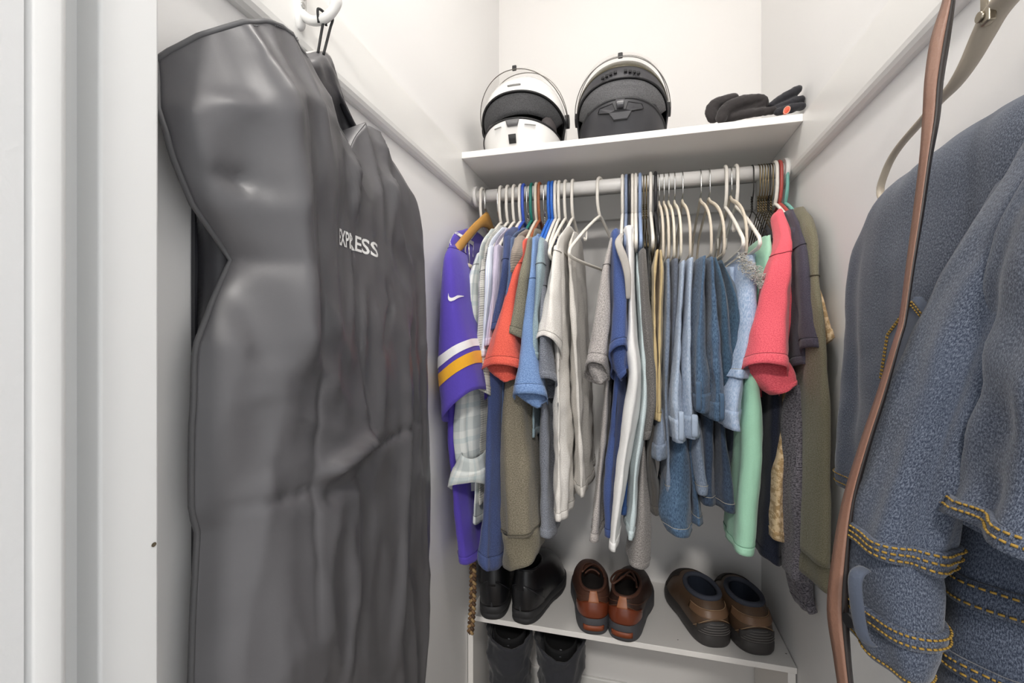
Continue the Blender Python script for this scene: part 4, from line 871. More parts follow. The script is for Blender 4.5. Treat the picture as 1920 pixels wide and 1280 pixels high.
for dz in (0.014, -0.006): cyl('screw', (xw+0.005, 0.543, 0.478+dz), (xw+0.0075, 0.543, 0.478+dz), 0.004, M_chrome, hk, 16)
tube('lower_prong', catmull([(xw+0.003, 0.543, 0.462), (xw+0.018, 0.545, 0.450), (xw+0.036, 0.547, 0.450), (xw+0.050, 0.550, 0.462), (xw+0.056, 0.551, 0.480)], 26), [0.0065]*20+[0.007, 0.0075, 0.008, 0.008, 0.007, 0.003], HKM, hk, 12)
tube('upper_prong', catmull([(xw+0.003, 0.543, 0.485), (xw+0.022, 0.545, 0.498), (xw+0.048, 0.547, 0.512), (xw+0.066, 0.549, 0.535), (xw+0.070, 0.550, 0.56)], 26), [0.0065]*20+[0.007, 0.0075, 0.008, 0.008, 0.007, 0.003], HKM, hk, 12)
tp = PX(600, 98, -0.422)
for dx, dy in ((-0.002, -0.004), (0.004, 0.004)):
    tube('hanging_loop', catmull([(xw+0.034+dx, 0.547+dy, 0.443), (xw+0.036+dx, 0.543+dy, 0.459), (xw+0.040+dx, 0.553+dy, 0.457), (xw+0.037+dx, 0.551+dy, 0.440), tuple(tp+Vector((dx, dy*0.5, -0.003)))], 26), 0.0019, M_dark, bag, 6)

# ---------------------------------------------------------------- denim jacket on the right wall
DJ = fabric('jacket denim', '242B3B', '858D9B', 'denim', 3900, col3='4E586B', bumpk=0.3, thr=(0.44, 0.70)); DJ_SHADE = fabric('jacket denim painted shade', '1D2433', '717988', 'denim', 3900, col3='424C5E', bumpk=0.3, thr=(0.44, 0.70))  # second denim is a darker copy, painting shade onto the lower panel
def dashed(pts, r, mat, parent, name='stitching', duty=0.62, step=0.0045):
    pts = [Vector(p) for p in pts]; parts = []
    acc = 0.0
    for a, b in zip(pts, pts[1:]):
        L = (b-a).length; m = max(1, round(L/step))
        for k in range(m): parts.append(tube_geo([a.lerp(b, k/m), a.lerp(b, (k+duty)/m)], r, 4))
    V, Fc = join_geo(parts); return mk(name, V, Fc, mat, parent)
jk = thing('denim_jacket', 'faded blue denim jacket with gold stitching on the right wall', 'jacket', (0.34, 0.6, 0.2))
jb_ = Cloth([(.335, .372, .218, .218, .46, .70), (.325, .384, .208, .208, .43, .765), (.315, .388, .186, .186, .41, .80), (.310, .389, .14, .14, .40, .834), (.306, .390, .05, .05, .40, .846), (.306, .390, -.08, -.08, .40, .862), (.306, .390, -.19, -.19, .40, .880), (.31, .390, -.225, -.225, .40, .880)], 301, 0.009, 4, 0, 0.85, True, True, 0.8)
jbo = jb_.build('body', DJ, jk, n=72, solid=0.003); ORG[jbo.name] = Vector((0, 0, 0))
jb_.build('hem', DJ, jbo, 0.955, 1.0, 0.002, n=72, solid=0.004)
for tt in (0.957, 0.985): dashed([jb_.pt(tt, 0.5+k/60*0.5, 0.003) for k in range(40)], 0.0009, STG, jbo)
def jpiece(nm, rows, seed, A, k, mat=DJ, n=56, p=0.85, wr=1.3, cap=True):
    c = Cloth(rows, seed, A, k, 0, p, cap, False, wr, ymid=True); o = c.build(nm, mat, jk, n=n, solid=0.003); ORG[o.name] = Vector((0, 0, 0)); return c, o
lc, lo = jpiece('waist_panel', [(1756, 930, 1990, 960, .44, .56), (1746, 1010, 1985, 1050, .44, .56), (1733, 1090, 1975, 1130, .44, .56), (1729, 1180, 1975, 1220, .44, .56), (1720, 1300, 1980, 1330, .44, .56)], 303, 0.008, 3, DJ_SHADE)
sc1, so1 = jpiece('sleeve', [(2010, 160, 2080, 160, .43, .50), (1955, 245, 2030, 245, .43, .505), (1895, 340, 1985, 340, .43, .51), (1830, 450, 1922, 445, .43, .52), (1752, 610, 1856, 600, .43, .53), (1694, 740, 1818, 725, .43, .53), (1644, 860, 1792, 850, .43, .53), (1612, 960, 1762, 960, .43, .53), (1603, 1008, 1736, 1040, .43, .53)], 302, 0.010, 3)
cu1, co1 = jpiece('cuff', [(1602, 1000, 1736, 1032, .435, .525), (1599, 1070, 1738, 1085, .435, .525), (1603, 1120, 1735, 1135, .435, .525), (1606, 1180, 1728, 1195, .435, .525), (1612, 1212, 1716, 1243, .44, .52)], 304, 0.005, 2, cap=False)
nc, no = jpiece('near_sleeve', [(2060, 190, 2160, 190, .35, .43), (1990, 290, 2130, 290, .35, .44), (1940, 400, 2100, 400, .35, .45), (1914, 490, 2090, 490, .35, .45), (1890, 640, 2080, 640, .35, .45), (1856, 815, 2060, 840, .35, .45), (1808, 930, 2030, 990, .35, .45), (1786, 975, 2010, 1090, .35, .45)], 305, 0.012, 3)
sc1.build('sleeve_hem', DJ, so1, 0.955, 1.0, 0.003, n=56, solid=0.004)
for tt in (0.960, 0.975, 0.990): dashed([sc1.pt(tt, k/56, 0.0045) for k in range(57)], 0.0010, STG, so1)
cu1.build('cuff_band', DJ, co1, 0.52, 0.66, 0.003, n=56, solid=0.004)
for tt in (0.55, 0.62, 0.955): dashed([cu1.pt(tt, k/56, 0.0045 if tt < .9 else 0.0008) for k in range(57)], 0.0010, STG, co1)
nc.build('sleeve_hem', DJ, no, 0.935, 1.0, 0.003, n=56, solid=0.004)
for tt in (0.945, 0.97): dashed([nc.pt(tt, k/56, 0.0045) for k in range(57)], 0.0010, STG, no)
for t0, t1_, off in ((0.30, 0.42, 0.004), (0.66, 0.74, 0.004)):
    lc.build('belt_band', DJ_SHADE, lo, t0, t1_, off, n=56, solid=0.004)
    for tt in (t0+0.02, t1_-0.02): dashed([lc.pt(tt, k/56, off+0.0012) for k in range(57)], 0.0010, STG, lo)
dashed([sc1.pt(0.30+0.62*k/50, 0.09, 0.0012) for k in range(51)], 0.0010, STG, so1)            # sleeve seam
tube('cuff_tab', catmull([tuple(P(u, v, y)) for u, v, y in ((1620, 1066, .455), (1608, 1074, .448), (1603, 1092, .446), (1606, 1130, .445), (1612, 1170, .446), (1620, 1196, .446), (1632, 1208, .448))], 30), 0.0055, DJ, co1, 8, flat=0.35)
cyl('button', P(1600, 1162, .47), P(1597, 1162, .47)+Vector((-0.004, -0.002, 0)), 0.006, M_dark, co1, 12)
# chest pocket
pk = [(1664, 626), (1716, 556), (1753, 600), (1735, 690), (1650, 716)]
pv = [PX(u, v, 0.2885) for u, v in pk]
V = []
for f, dx in ((1.0, 0.006), (1.0, 0.0), (0.94, -0.002)):
    c_ = sum(pv, Vector((0, 0, 0)))/5
    V += [c_+(p-c_)*f+Vector((dx, 0, 0)) for p in pv]
mk('pocket', V, grid_faces(3, 5)+[(10, 11, 12, 13, 14)], DJ, jbo, smooth=False)
c_ = sum(pv, Vector((0, 0, 0)))/5
for f in (0.90, 0.82):
    q = [c_+(p-c_)*f+Vector((-0.0028, 0, 0)) for p in pv]; dashed(q+[q[0]], 0.0009, STG, jbo)
# its hanger
HB = plain('hanger taupe', 'B5AA9A', 0.4, var=0.03)
jh = thing('coat_hanger', 'large taupe hanger holding the denim jacket on the right wall', 'hanger', (0.352, 0.574, 0.34))
XH = 0.352
far = [(1905, -22), (1868, 20), (1845, 62), (1818, 115), (1790, 158), (1760, 190), (1725, 230), (1690, 270), (1670, 300), (1658, 328), (1651, 352), (1653, 371), (1668, 378), (1690, 366), (1715, 353)]
fp = [PX(u, v, XH) for u, v in far]
yc = 0.545
rad = [0.012, 0.0125, 0.0115, 0.0095, 0.0075, 0.006, 0.0054, 0.0052, 0.0052, 0.0052, 0.0052, 0.0052, 0.005, 0.005, 0.005]
fpts = catmull([tuple(p) for p in fp], 60); fr = [interp([(i/14*59, r) for i, r in enumerate(rad)], k) for k in range(60)]
mir = [(x, 2*yc-y, z) for x, y, z in fpts]
tube('arm', fpts, fr, HB, jh, 10, flat=0.6)
tube('arm', mir, fr, HB, jh, 10, flat=0.6)
tube('trouser_bar', [fpts[-1], mir[-1]], 0.0038, HB, jh, 8)
q = PX(1853, 18, XH-0.008)
brass = plain('nickel', 'A59C8C', 0.3, 1.0)
box('hook_bracket', q.x-0.004, q.x+0.004, q.y-0.006, q.y+0.006, q.z-0.014, q.z+0.03, brass, jh, bevel=0.002)
cyl('screw', q+Vector((-0.006, 0.004, -0.004)), q+Vector((-0.002, 0.004, -0.004)), 0.005, brass, jh, 12)
tube('hook', catmull([tuple(q+Vector((0, 0, 0.02))), tuple(q+Vector((0, 0, 0.05))), tuple(q+Vector((0.0, 0.02, 0.075))), tuple(q+Vector((0, 0.0, 0.10))), tuple(q+Vector((0, -0.02, 0.08)))], 24), 0.002, brass, jh, 6)
hk2 = thing('coat_hook', 'white coat hook on the right trim board above the denim jacket', 'hook', (XR-TT, q.y, 0.48))
plate(q.y, 0.478, 0.010, 0.036, XR-TT, XR-TT-0.006, hk2)
tube('lower_prong', catmull([(XR-TT-0.003, q.y, 0.455), (XR-TT-0.02, q.y, 0.437), (XR-TT-0.04, q.y, 0.437), (XR-TT-0.055, q.y, 0.455), (XR-TT-0.06, q.y, 0.475)], 24), 0.0065, HKM, hk2, 10)

# ---------------------------------------------------------------- brown leather belt in front of the jacket
LEA = NT('belt leather'); co = LEA.coord(); f = LEA.noise(5, co, 3)
LEA.link(LEA.mix(f, lin('744A38'), lin('8E7060')), LEA.b.inputs['Base Color']); LEA.set(Roughness=0.42, Specular_IOR_Level=0.5); LEA.bump(LEA.noise(420, co, 3), 0.5, 0.0008); LEA = LEA.m
LED = plain('belt edge dark', '2B2422', 0.5)
bl = [(1772, 1795, -40), (1767, 1792, 0), (1744, 1782, 75), (1733, 1770, 150), (1729, 1763, 220), (1723, 1748, 300), (1711, 1733, 400), (1698, 1716, 500), (1685, 1701, 600), (1674, 1690, 640), (1642, 1663, 740), (1608, 1632, 840), (1578, 1607, 940), (1560, 1597, 1040), (1550, 1592, 1140), (1562, 1596, 1230), (1574, 1604, 1310)]
belt = thing('leather_belt', 'brown leather belt hanging in front of the denim jacket', 'belt', P(1770, 0, .55))
cp = []
for i, (l, r, v) in enumerate(bl):
    Y = 0.545-0.06*min(1, i/9.0) if i <= 9 else 0.485-0.015*(i-9)/7
    cp.append((l, r, v, Y))
cp = catmull(cp, 90); V = []; VE = []
for l, r, v, Y in cp:
    m_ = l+(r-l)*0.66
    L, Mx, Rr = P(l, v, Y+0.012), P(m_, v, Y), P(r, v, Y+0.010)
    V += [L, L.lerp(Mx, 0.33)+Vector((0, -0.001, 0)), L.lerp(Mx, 0.66)+Vector((0, -0.001, 0)), Mx, L.lerp(Rr, 0.9)+Vector((0, 0.006, 0))]
    VE += [Mx+Vector((0.0002, -0.0004, 0)), Rr, L.lerp(Rr, 0.92)+Vector((0, 0.0065, 0))]
st_ = mk('strap', V, grid_faces(len(cp), 5), LEA, belt); ORG[st_.name] = Vector((0, 0, 0))
mk('strap_edge', VE, grid_faces(len(cp), 3), LED, belt)
V = [P(1583+1.2*math.cos(a), 1163+3.5*math.sin(a), 0.470) for a in [i*PI/4 for i in range(8)]]
# ---------------------------------------------------------------- braided belt at the left of the shoe rack
BR = [plain('braid tan', '9A7E55', 0.7), plain('braid brown', '4A3524', 0.7), plain('braid mid', '74573A', 0.7)]
bb = thing('braided_belt', 'brown braided belt dangling at the left end of the shoe rack', 'belt', P(885, 1040, 1.15))
for k in range(3):
    pts = []
    for i in range(120):
        t = i/119; v = 1000+186*t; Yb = 1.15
        u = 884+6*math.sin(t*2)-7*t*t; ph = t*2*PI*8+k*2*PI/3
        p = P(u, v, Yb); p.x = max(p.x, XL+0.010)
        pts.append(p+Vector((0.0062*math.cos(ph), 0.004*math.sin(2*ph)-0.002, 0)))
    tube('braid_strand', pts, 0.0042, BR[k], bb, 6)
# ---------------------------------------------------------------- helmets on the upper shelf
def helmet(label, cx, cy, mshell, mrim, mliner, spec, yaw=0.0, s=1.0):
    t = thing('motorcycle_helmet', label, 'helmet', (cx, cy, ZS), 'helmets on the upper shelf', (0, 0, math.radians(yaw)))
    RX, RF, RB, H, ZM = 0.124*s, 0.150*s, 0.140*s, 0.250*s, 0.115*s
    AP = math.radians(spec.get('ap', 84))
    def zb(a):
        f = max(0.0, math.cos(min(1, abs(a)/AP)*PI/2)); return spec['mid']*s + (spec['top']-spec['mid'])*s*f**0.75
    def zc(a):
        f = max(0.0, math.cos(min(1, abs(a)/AP)*PI/2)); return spec['mid']*s - (spec['mid']-spec['bot'])*s*(1-(1-f)**2.0) if abs(a) < AP else spec['mid']*s
    def zc2(a):
        f = max(0.0, math.cos(min(1, abs(a)/AP)*PI/2)); return spec['low']*s + (spec['bot']-spec['low'])*s*f if abs(a) < AP else spec['mid']*s
    def pt(a, z, k=1.0, dz=0.0):
        f = math.sqrt(max(0.0, 1-((z-ZM)/(H-ZM))**2))**0.92 if z > ZM else 1-0.16*((ZM-z)/ZM)**2
        c, sn = math.cos(a), math.sin(a)
        ry = RF if c > 0 else RB
        ry_ = ry*(1+0.05*max(0, c)**3*max(0, 1-abs(z-0.06*s)/(0.09*s)))
        return Vector((RX*k*f*math.copysign(abs(sn)**0.92, sn), -ry_*k*f*math.copysign(abs(c)**0.92, c), z*(1 if k >= 1 else 1-(1-k)*0.6)+dz))
    N = 96; al = [-PI+2*PI*j/N for j in range(N)]
    def shell(k):
        up, lw = [], []
        for i in range(19):
            q = i/18
            for a in al: z0 = zb(a); up.append(pt(a, z0+(H-z0)*math.sin(q*PI/2)*0.9999, k))
        for i in range(11):
            q = i/10
            for a in al: lw.append(pt(a, zc2(a)*(1-q)+0.004*q, k))
        return up, lw
    up, lw = shell(1.0); iu, il = shell(0.93)
    f1, f2 = grid_faces(19, N), grid_faces(11, N)
    mk('shell', up, f1, mshell, t, local=True)
    ch = mk('chin_bar', lw, f2, mshell, t, local=True); ORG[ch.name] = Vector((0, 0, 0))
    V, Fc = join_geo([(iu, f1), (il, f2)]); mk('liner', V, Fc, mliner, t, local=True)
    # padding: cheek pads and brow cushion
    for sd in (-1, 1):
        V = []
        for i in range(9):
            for j in range(12):
                ph = 2*PI*j/12; th = PI*i/8
                V.append((sd*0.078*s+0.026*s*math.sin(th)*math.cos(ph), -0.045*s+0.055*s*math.cos(th), 0.070*s+0.050*s*math.sin(th)*math.sin(ph)))
        mk('cheek_pad', V, grid_faces(9, 12), spec['pad'], t, local=True)
    V = [pt(a, zb(a)+(0.002+0.001*math.sin(q*PI))*s-0.030*s*q*max(0, math.cos(a*PI/2/AP)) , 0.955-0.22*q) for q in (0, .25, .5, .75, 1) for a in [-AP*0.96+2*AP*0.96*j/40 for j in range(41)]]
    mk('brow_pad', V, grid_faces(5, 41, False), spec['brow'], t, local=True, solid=0.003)
    # gasket round the eye port
    aa = [-AP+2*AP*j/60 for j in range(61)]
    ring = [pt(a, zb(a), 0.995) for a in aa]+[pt(a, zc2(a), 0.995) for a in aa[::-1][1:-1]]
    tube('eye_port_gasket', ring, 0.0032*s, mrim, t, 6, closed=True, local=True)
    # raised visor
    piv = Vector((0, -0.005*s, 0.125*s)); be = math.radians(spec['raise'])
    def vpt(a, z, k=1.05):
        p = pt(a, z, k)-piv
        return piv+Vector((p.x, p.y*math.cos(be)+p.z*math.sin(be), -p.y*math.sin(be)+p.z*math.cos(be)))
    A2 = math.radians(92)
    def vz(a, q):
        f = max(0, math.cos(a*PI/2/A2)); lo = (0.125-0.045*f**0.6)*s; hi = (0.13+0.055*f**0.6)*s; return lo+(hi-lo)*q
    V = [vpt(-A2+2*A2*j/48, vz(-A2+2*A2*j/48, i/8)) for i in range(9) for j in range(49)]
    vo = mk('visor', V, grid_faces(9, 49, False), spec['glass'], t, local=True, solid=0.0018); ORG[vo.name] = Vector((0, 0, 0))
    o_ = [vpt(-A2+2*A2*j/48, vz(-A2+2*A2*j/48, 0)) for j in range(49)]+[vpt(-A2+2*A2*j/48, vz(-A2+2*A2*j/48, 1)) for j in range(47, 0, -1)]
    tube('visor_edge', o_, 0.0012, spec['edge'], vo, 5, closed=True, local=True)
    p = vpt(0.0 if 'tab' not in spec else spec['tab'], vz(0, 0.06), 1.06)
    mk('visor_tab', [p+Vector((dx, dy, dz)) for dx, dy, dz in boxv(-.006, .006, -.003, .003, -.007, .007)], BOXF, M_dark, vo, smooth=False, local=True, bevel=0.002)
    for sd in (-1, 1):
        pp = pt(sd*PI/2, 0.125*s, 1.05); cyl('visor_pivot', pp+Vector((-sd*0.012, 0, 0)), pp+Vector((sd*0.002, 0, 0)), 0.019*s, mrim, t, 24, local=True)
    return t, pt, ch
M_hw = plain('helmet gloss white', 'F3F2F0', 0.12, var=0.01, coat=0.6); M_hb = plain('helmet matt black', '3C3C40', 0.42, var=0.04)
M_gask = plain('rubber gasket', '1E1E20', 0.55)
def mesh_pad(nm, a, b):
    t = NT(nm); co = t.coord(); br = t.new('ShaderNodeTexVoronoi', i_Scale=420.0); t.link(co, br.inputs['Vector'])
    t.link(t.mix(t.ramp(br.outputs['Distance'], [(0.25, (0, 0, 0, 1)), (0.5, (1, 1, 1, 1))]), lin(a), lin(b)), t.b.inputs['Base Color']); t.set(Roughness=0.9); t.bump(br.outputs['Distance'], 0.6, 0.001); return t.m
MP1 = mesh_pad('mesh liner grey', '4A4A4C', '5E5E60'); MP2 = mesh_pad('mesh liner light', '68686A', '808082')
GL1 = glassy('clear visor', 'E8E4DC', 0.10)
hw_, hpt, hch = helmet('glossy white full-face helmet with a raised clear visor', -0.312, 1.335, M_hw, M_gask, plain('liner charcoal', '2A2A2C', 0.9), dict(top=0.158, mid=0.106, bot=0.079, low=0.048, pad=plain('pad grey', '4A4546', 0.9), brow=MP1, glass=GL1, edge=plain('visor edge dark', '5A544C', 0.3), tab=0.0, **{'raise': 52}))
def patch(pt, a0, a1, z0, z1, mat, name, parent, k=1.012, taper=0.6, m=8):
    V = []
    for i in range(3):
        q = i/2; w_ = 1-(1-taper)*q if taper < 1 else 1
        for j in range(m+1):
            a = (a0+a1)/2+((a1-a0)/2)*(2*j/m-1)*w_; V.append(pt(a, z1+(z0-z1)*q, k))
    return mk(name, V, grid_faces(3, m+1, False), mat, parent, local=True, solid=0.003)
patch(hpt, -.13, .13, .058, .075, plain('vent grey', '6A6A6C', 0.4), 'chin_vent', hch, taper=0.72)
patch(hpt, -.09, .05, .018, .040, M_gask, 'chin_vent', hch, taper=1.5)
for a0, a1 in ((-.42, -.24), (.24, .48)):
    patch(hpt, a0, a1, .060, .062, plain('vent line', '9A9A98', 0.4), 'vent_line', hch, taper=1.0)
patch(hpt, -.14, .14, .176, .179, plain('vent line', '9A9A98', 0.4), 'brow_vent', hw_, taper=1.0)
hb_, hpt2, hch2 = helmet('matt black full-face helmet with a raised clear visor', -0.030, 1.335, M_hb, plain('gasket grey', '2A2A2D', 0.5), plain('liner black', '1C1C1F', 0.9), dict(top=0.152, mid=0.108, bot=0.094, low=0.045, pad=plain('pad dark', '2B2B2E', 0.9), brow=MP2, glass=GL1, edge=plain('visor edge grey', '83807C', 0.25), **{'raise': 44}), s=1.0)
# smoked sun shade under the brow, brow vents, chin crest
V = [hpt2(-1.35+2.7*j/40, 0.170+0.050*(i/5)*math.cos((-1.35+2.7*j/40)*PI/2/1.4)**0.6 if abs(-1.35+2.7*j/40) < 1.4 else 0.17, 1.018) for i in range(6) for j in range(41)]
V = []
for i in range(6):
    for j in range(41):
        a = -1.35+2.7*j/40; f = max(0.0, math.cos(a*PI/2/1.47))**0.7; zlo = 0.112+(0.190-0.112)*f; zhi = 0.114+(0.222-0.114)*f
        V.append(hpt2(a, zlo+(zhi-zlo)*i/5, 1.014))
mk('brow_trim', V, grid_faces(6, 41, False), plain('smoked bronze', '55503F', 0.2, 0.3), hb_, local=True, solid=0.003)
for sd in (-1, 1):
    for q in range(4):
        a = sd*(0.09+0.085*q); patch(hpt2, a-.030, a+.030, .164-.0025*q, .171-.0025*q, M_dark, 'brow_vent', hb_, 1.02, 1.0, 3)
crest = [(-.44, .067), (-.40, .078), (-.13, .082), (-.09, .064), (.09, .064), (.13, .082), (.40, .078), (.44, .067), (.20, .060), (.12, .042), (-.12, .042), (-.20, .060)]
V = [hpt2(a, z, 1.02) for a, z in crest]+[hpt2(a*0.97, 0.063+(z-0.063)*0.9, 1.032) for a, z in crest]
n = len(crest); mk('chin_crest', V, [(i, (i+1) % n, n+(i+1) % n, n+i) for i in range(n)]+[tuple(range(n, 2*n))], M_hb, hch2, smooth=False, local=True)
tube('crest_line', [hpt2(a, z, 1.03) for a, z in crest]+[hpt2(*crest[0], 1.03)], 0.0011, M_dark, hch2, 5, local=True)
patch(hpt2, -.07, .07, .068, .088, plain('vent dark grey', '4A4A4E', 0.35), 'chin_vent', hch2, 1.04, 0.75)
tube('chin_strap', catmull([tuple(Vector((0.118, -0.02, 0.012))), (0.128, -0.05, 0.006), (0.150, -0.058, 0.005), (0.160, -0.05, 0.006)], 16), 0.005, M_dark, hb_, 6, flat=0.5, local=True)

# ---------------------------------------------------------------- gloves
def glove(label, strands, mat, nm='riding_glove', extra=None):
    a = strands[0][0]; g = thing(nm, label, 'glove', (P(a[0], a[1], a[2]).x, a[2], ZS), 'black gloves on the upper shelf')
    parts = []
    for st in strands:
        pts = catmull([tuple(P(u, v, y))+(r*1.18,) for u, v, y, r in st], 18)
        pp = [Vector(p[:3]) for p in pts]; rr = [p[3] for p in pts]
        for p, r in zip(pp, rr): p.z = max(p.z, ZS+r*0.85)
        d0 = (pp[0]-pp[1]).normalized(); d1 = (pp[-1]-pp[-2]).normalized()
        pp = [pp[0]+d0*rr[0]*0.8, pp[0]+d0*rr[0]*0.45]+pp+[pp[-1]+d1*rr[-1]*0.45, pp[-1]+d1*rr[-1]*0.8]; rr = [rr[0]*0.35, rr[0]*0.8]+rr+[rr[-1]*0.8, rr[-1]*0.35]
        parts.append(tube_geo(pp, rr, 12, flat=0.82))
    V, Fc = join_geo(parts); o = mk('hand', V, Fc, mat, g)
    m = o.modifiers.new('remesh', 'REMESH'); m.mode = 'VOXEL'; m.voxel_size = 0.0022; m.use_smooth_shade = True
    m = o.modifiers.new('smooth', 'SMOOTH'); m.factor = 0.5; m.iterations = 3
    tx = bpy.data.textures.new('w', 'CLOUDS'); tx.noise_scale = 0.012
    m = o.modifiers.new('wr', 'DISPLACE'); m.texture = tx; m.strength = 0.0035; m.texture_coords = 'LOCAL'
    return g
GLV = fabric('glove leather', '3A3636', '2A2728', 'heather', 700, 0.8, rough=0.75); GLV2 = fabric('glove charcoal', '333338', '242428', 'heather', 700, 0.8, rough=0.75)
ga = glove('dark brown-grey glove curled over at the left of the glove pile', [
    [(1338, 222, 1.215, .012), (1334, 208, 1.215, .013), (1344, 194, 1.215, .012), (1378, 182, 1.22, .009)],
    [(1352, 222, 1.195, .012), (1362, 204, 1.195, .012), (1390, 190, 1.195, .012), (1430, 184, 1.20, .008)],
    [(1432, 186, 1.20, .008), (1432, 196, 1.205, .009), (1408, 203, 1.205, .010), (1372, 214, 1.205, .012)],
    [(1360, 222, 1.21, .012), (1400, 214, 1.20, .010), (1450, 207, 1.20, .009)], [(1345, 215, 1.225, .014), (1390, 205, 1.23, .014), (1440, 203, 1.23, .012)]], GLV)
gb = glove('charcoal glove with an orange badge at the right of the glove pile', [
    [(1446, 198, 1.215, .009), (1462, 188, 1.215, .011), (1484, 176, 1.215, .012), (1496, 168, 1.215, .010)],
    [(1455, 206, 1.21, .010), (1480, 195, 1.21, .011), (1502, 186, 1.215, .009)],
    [(1458, 210, 1.195, .009), (1484, 203, 1.195, .010), (1504, 199, 1.20, .009)], [(1452, 204, 1.23, .012), (1490, 197, 1.235, .012), (1505, 192, 1.235, .010)]], GLV2)
q = P(1475, 206.5, 1.183); V = []
for f, d in ((1, .004), (1, 0), (.8, -.0012), (0, -.0012)):
    for j in range(20):
        a = 2*PI*j/20; V.append(q+Vector((0.0062*f*math.cos(a)+0.0015*math.sin(a), d-0.002*math.cos(a), 0.0085*f*math.sin(a))))
mk('badge', V, grid_faces(4, 20), plain('badge orange', 'D9583A', 0.5), gb)
tube('badge_rim', [q+Vector((0.0062*math.cos(j*PI/12)+0.0015*math.sin(j*PI/12), -0.0012-0.002*math.cos(j*PI/12), 0.0085*math.sin(j*PI/12))) for j in range(24)], 0.0008, plain('badge rim', 'F0B8A0', 0.5), gb, 5, closed=True)

# ---------------------------------------------------------------- shoes
class Last:
    """shoe form: local x sideways, y towards the toe, z up, heel at the origin"""
    def __init__(s, L, hw, bw, zs, op, zh, zf, side=1, toe=0.92, toeh=1.0):
        s.L, s.hw, s.bw, s.zs, s.op, s.zh, s.zf, s.side, s.toe, s.toeh = L, hw, bw, zs, op, zh, zf, side, toe, toeh
    def fp(s, q, k=1.0):
        ph = 2*PI*q; y = (1-math.cos(ph))/2
        W = interp([(0, s.hw), (0.25, s.hw*0.95), (0.42, s.hw*0.98), (0.66, s.bw), (0.8, s.bw*0.96), (1.0, s.bw*0.8)], y)
        hw = W*max(0.0, 1-abs(2*y-1)**(3.6 if y < 0.5 else 3.0))**(1/2.7)
        x = hw*(1 if q < 0.5 else -1)
        x += s.side*0.012*max(0, (y-0.45))*2*(y)                       # curve of the last
        yy = y*s.L
        return Vector((x*k, s.L*0.5+(yy-s.L*0.5)*(1+(k-1)*0.35), 0))
    def up(s, q, t, off=0.0):
        f = s.fp(q); ph = 2*PI*q
        y0, lo, wo = s.op
        cy = -math.cos(ph); o = Vector((wo*math.copysign(abs(math.sin(ph))**0.85, math.sin(ph)), y0+lo*cy, 0))
        zt = s.zh+(s.zf-s.zh)*((cy+1)/2)**1.3 - 0.010*math.sin(ph)**2*(1 if s.zh < 0.1 else 0.3)
        fr = (cy+1)/2
        p = 1.15+1.15*fr**2
        v = 1-(1-t)**p; h = t**(1.0+0.5*(1-fr))
        bul = 0.006*math.sin(PI*min(1, t*1.1))*(1-fr*0.7)
        pt = f.lerp(o, h); d = Vector((f.x-o.x, f.y-o.y, 0)); d = d.normalized() if d.length > 1e-6 else Vector((0, -1, 0))
        n2 = Vector((math.sin(ph), -math.cos(ph)*-1 if False else cy, 0)); n2 = n2.normalized() if n2.length else d
        pt = pt+n2*(bul+off); pt.z = s.zs+(zt-s.zs)*v + off*0.6*h
        return pt
def shoe(nm, label, cat, heel_uv, ang, last, mats, group, sole, laces=None, kind='low'):
    hp = PZ(heel_uv[0], heel_uv[1], ZL)
    g = thing(nm, label, cat, (hp.x, hp.y, ZL+0.0005), group, (0, 0, math.radians(ang)))
    N, R = 72, 26
    V = [last.up(j/N, i/(R-1)) for i in range(R) for j in range(N)]
    uo = mk('upper', V, grid_faces(R, N), mats['upper'], g, local=True); ORG[uo.name] = Vector((0, 0, 0))
    # collar roll, lining and insole
    ring = [last.up(j/48, 1.0) for j in range(48)]
    tube('collar', ring, mats.get('collar_r', 0.0035), mats['collar'], uo, 8, closed=True, local=True)
    cyo = Vector((0, last.op[0], 0)); V = []
    for k, zf in ((0.97, 1.0), (0.93, 0.8), (0.95, 0.4), (0.92, 0.12), (0.7, 0.06), (0.01, 0.06)):
        for j in range(N):
            p = last.up(j/N, 1.0); V.append(Vector((p.x*k, cyo.y+(p.y-cyo.y)*k, last.zs+(p.z-last.zs)*zf+0.001)))
    mk('lining', V, grid_faces(6, N), mats['lining'], g, local=True)
    # sole
    V = []; prof = sole['prof']
    for kx, z in prof:
        for j in range(N):
            p = last.fp(j/N, kx); lift = 0.0
            yr = p.y/last.L
            zz = z
            if z < 0.004: zz = z+sole.get('arch', 0.0)*max(0, math.sin(min(1, max(0, (yr-0.26)/0.28))*PI))+sole.get('spring', 0.0)*max(0, (yr-0.8)/0.2)**2
            V.append(Vector((p.x, p.y, zz)))
    Fc = grid_faces(len(prof), N)+[tuple(range(N))[::-1]]
    so = mk('sole', V, Fc, mats['sole'], g, local=True); ORG[so.name] = Vector((0, 0, 0))
    # heel counter
    for nm2, q0, q1, t0, t1_, mt, off in sole.get('panels', ()):
        m = 28; V = []
        for i in range(10):
            t = t0+(t1_-t0)*i/9
            for j in range(m+1):
                q = q0+(q1-q0)*j/m; tt = t
                if nm2.endswith('counter'): tt = t0+(t1_*(0.72+0.28*math.cos((j/m-0.5)*PI*1.5)) -t0)*i/9
                V.append(last.up(q % 1.0, tt, off))
        mk(nm2, V, grid_faces(10, m+1, False), mt, uo, local=True, solid=-0.0 if False else 0.002)
    for q0, q1, t0, t1_, mt, r in sole.get('lines', ()):
        tube('seam', [last.up((q0+(q1-q0)*k/30) % 1.0, t0+(t1_-t0)*(math.sin(k/30*PI) if q1 > q0 else k/30), 0.002) for k in range(31)], r, mt, uo, 5, local=True)
    return g, uo, so
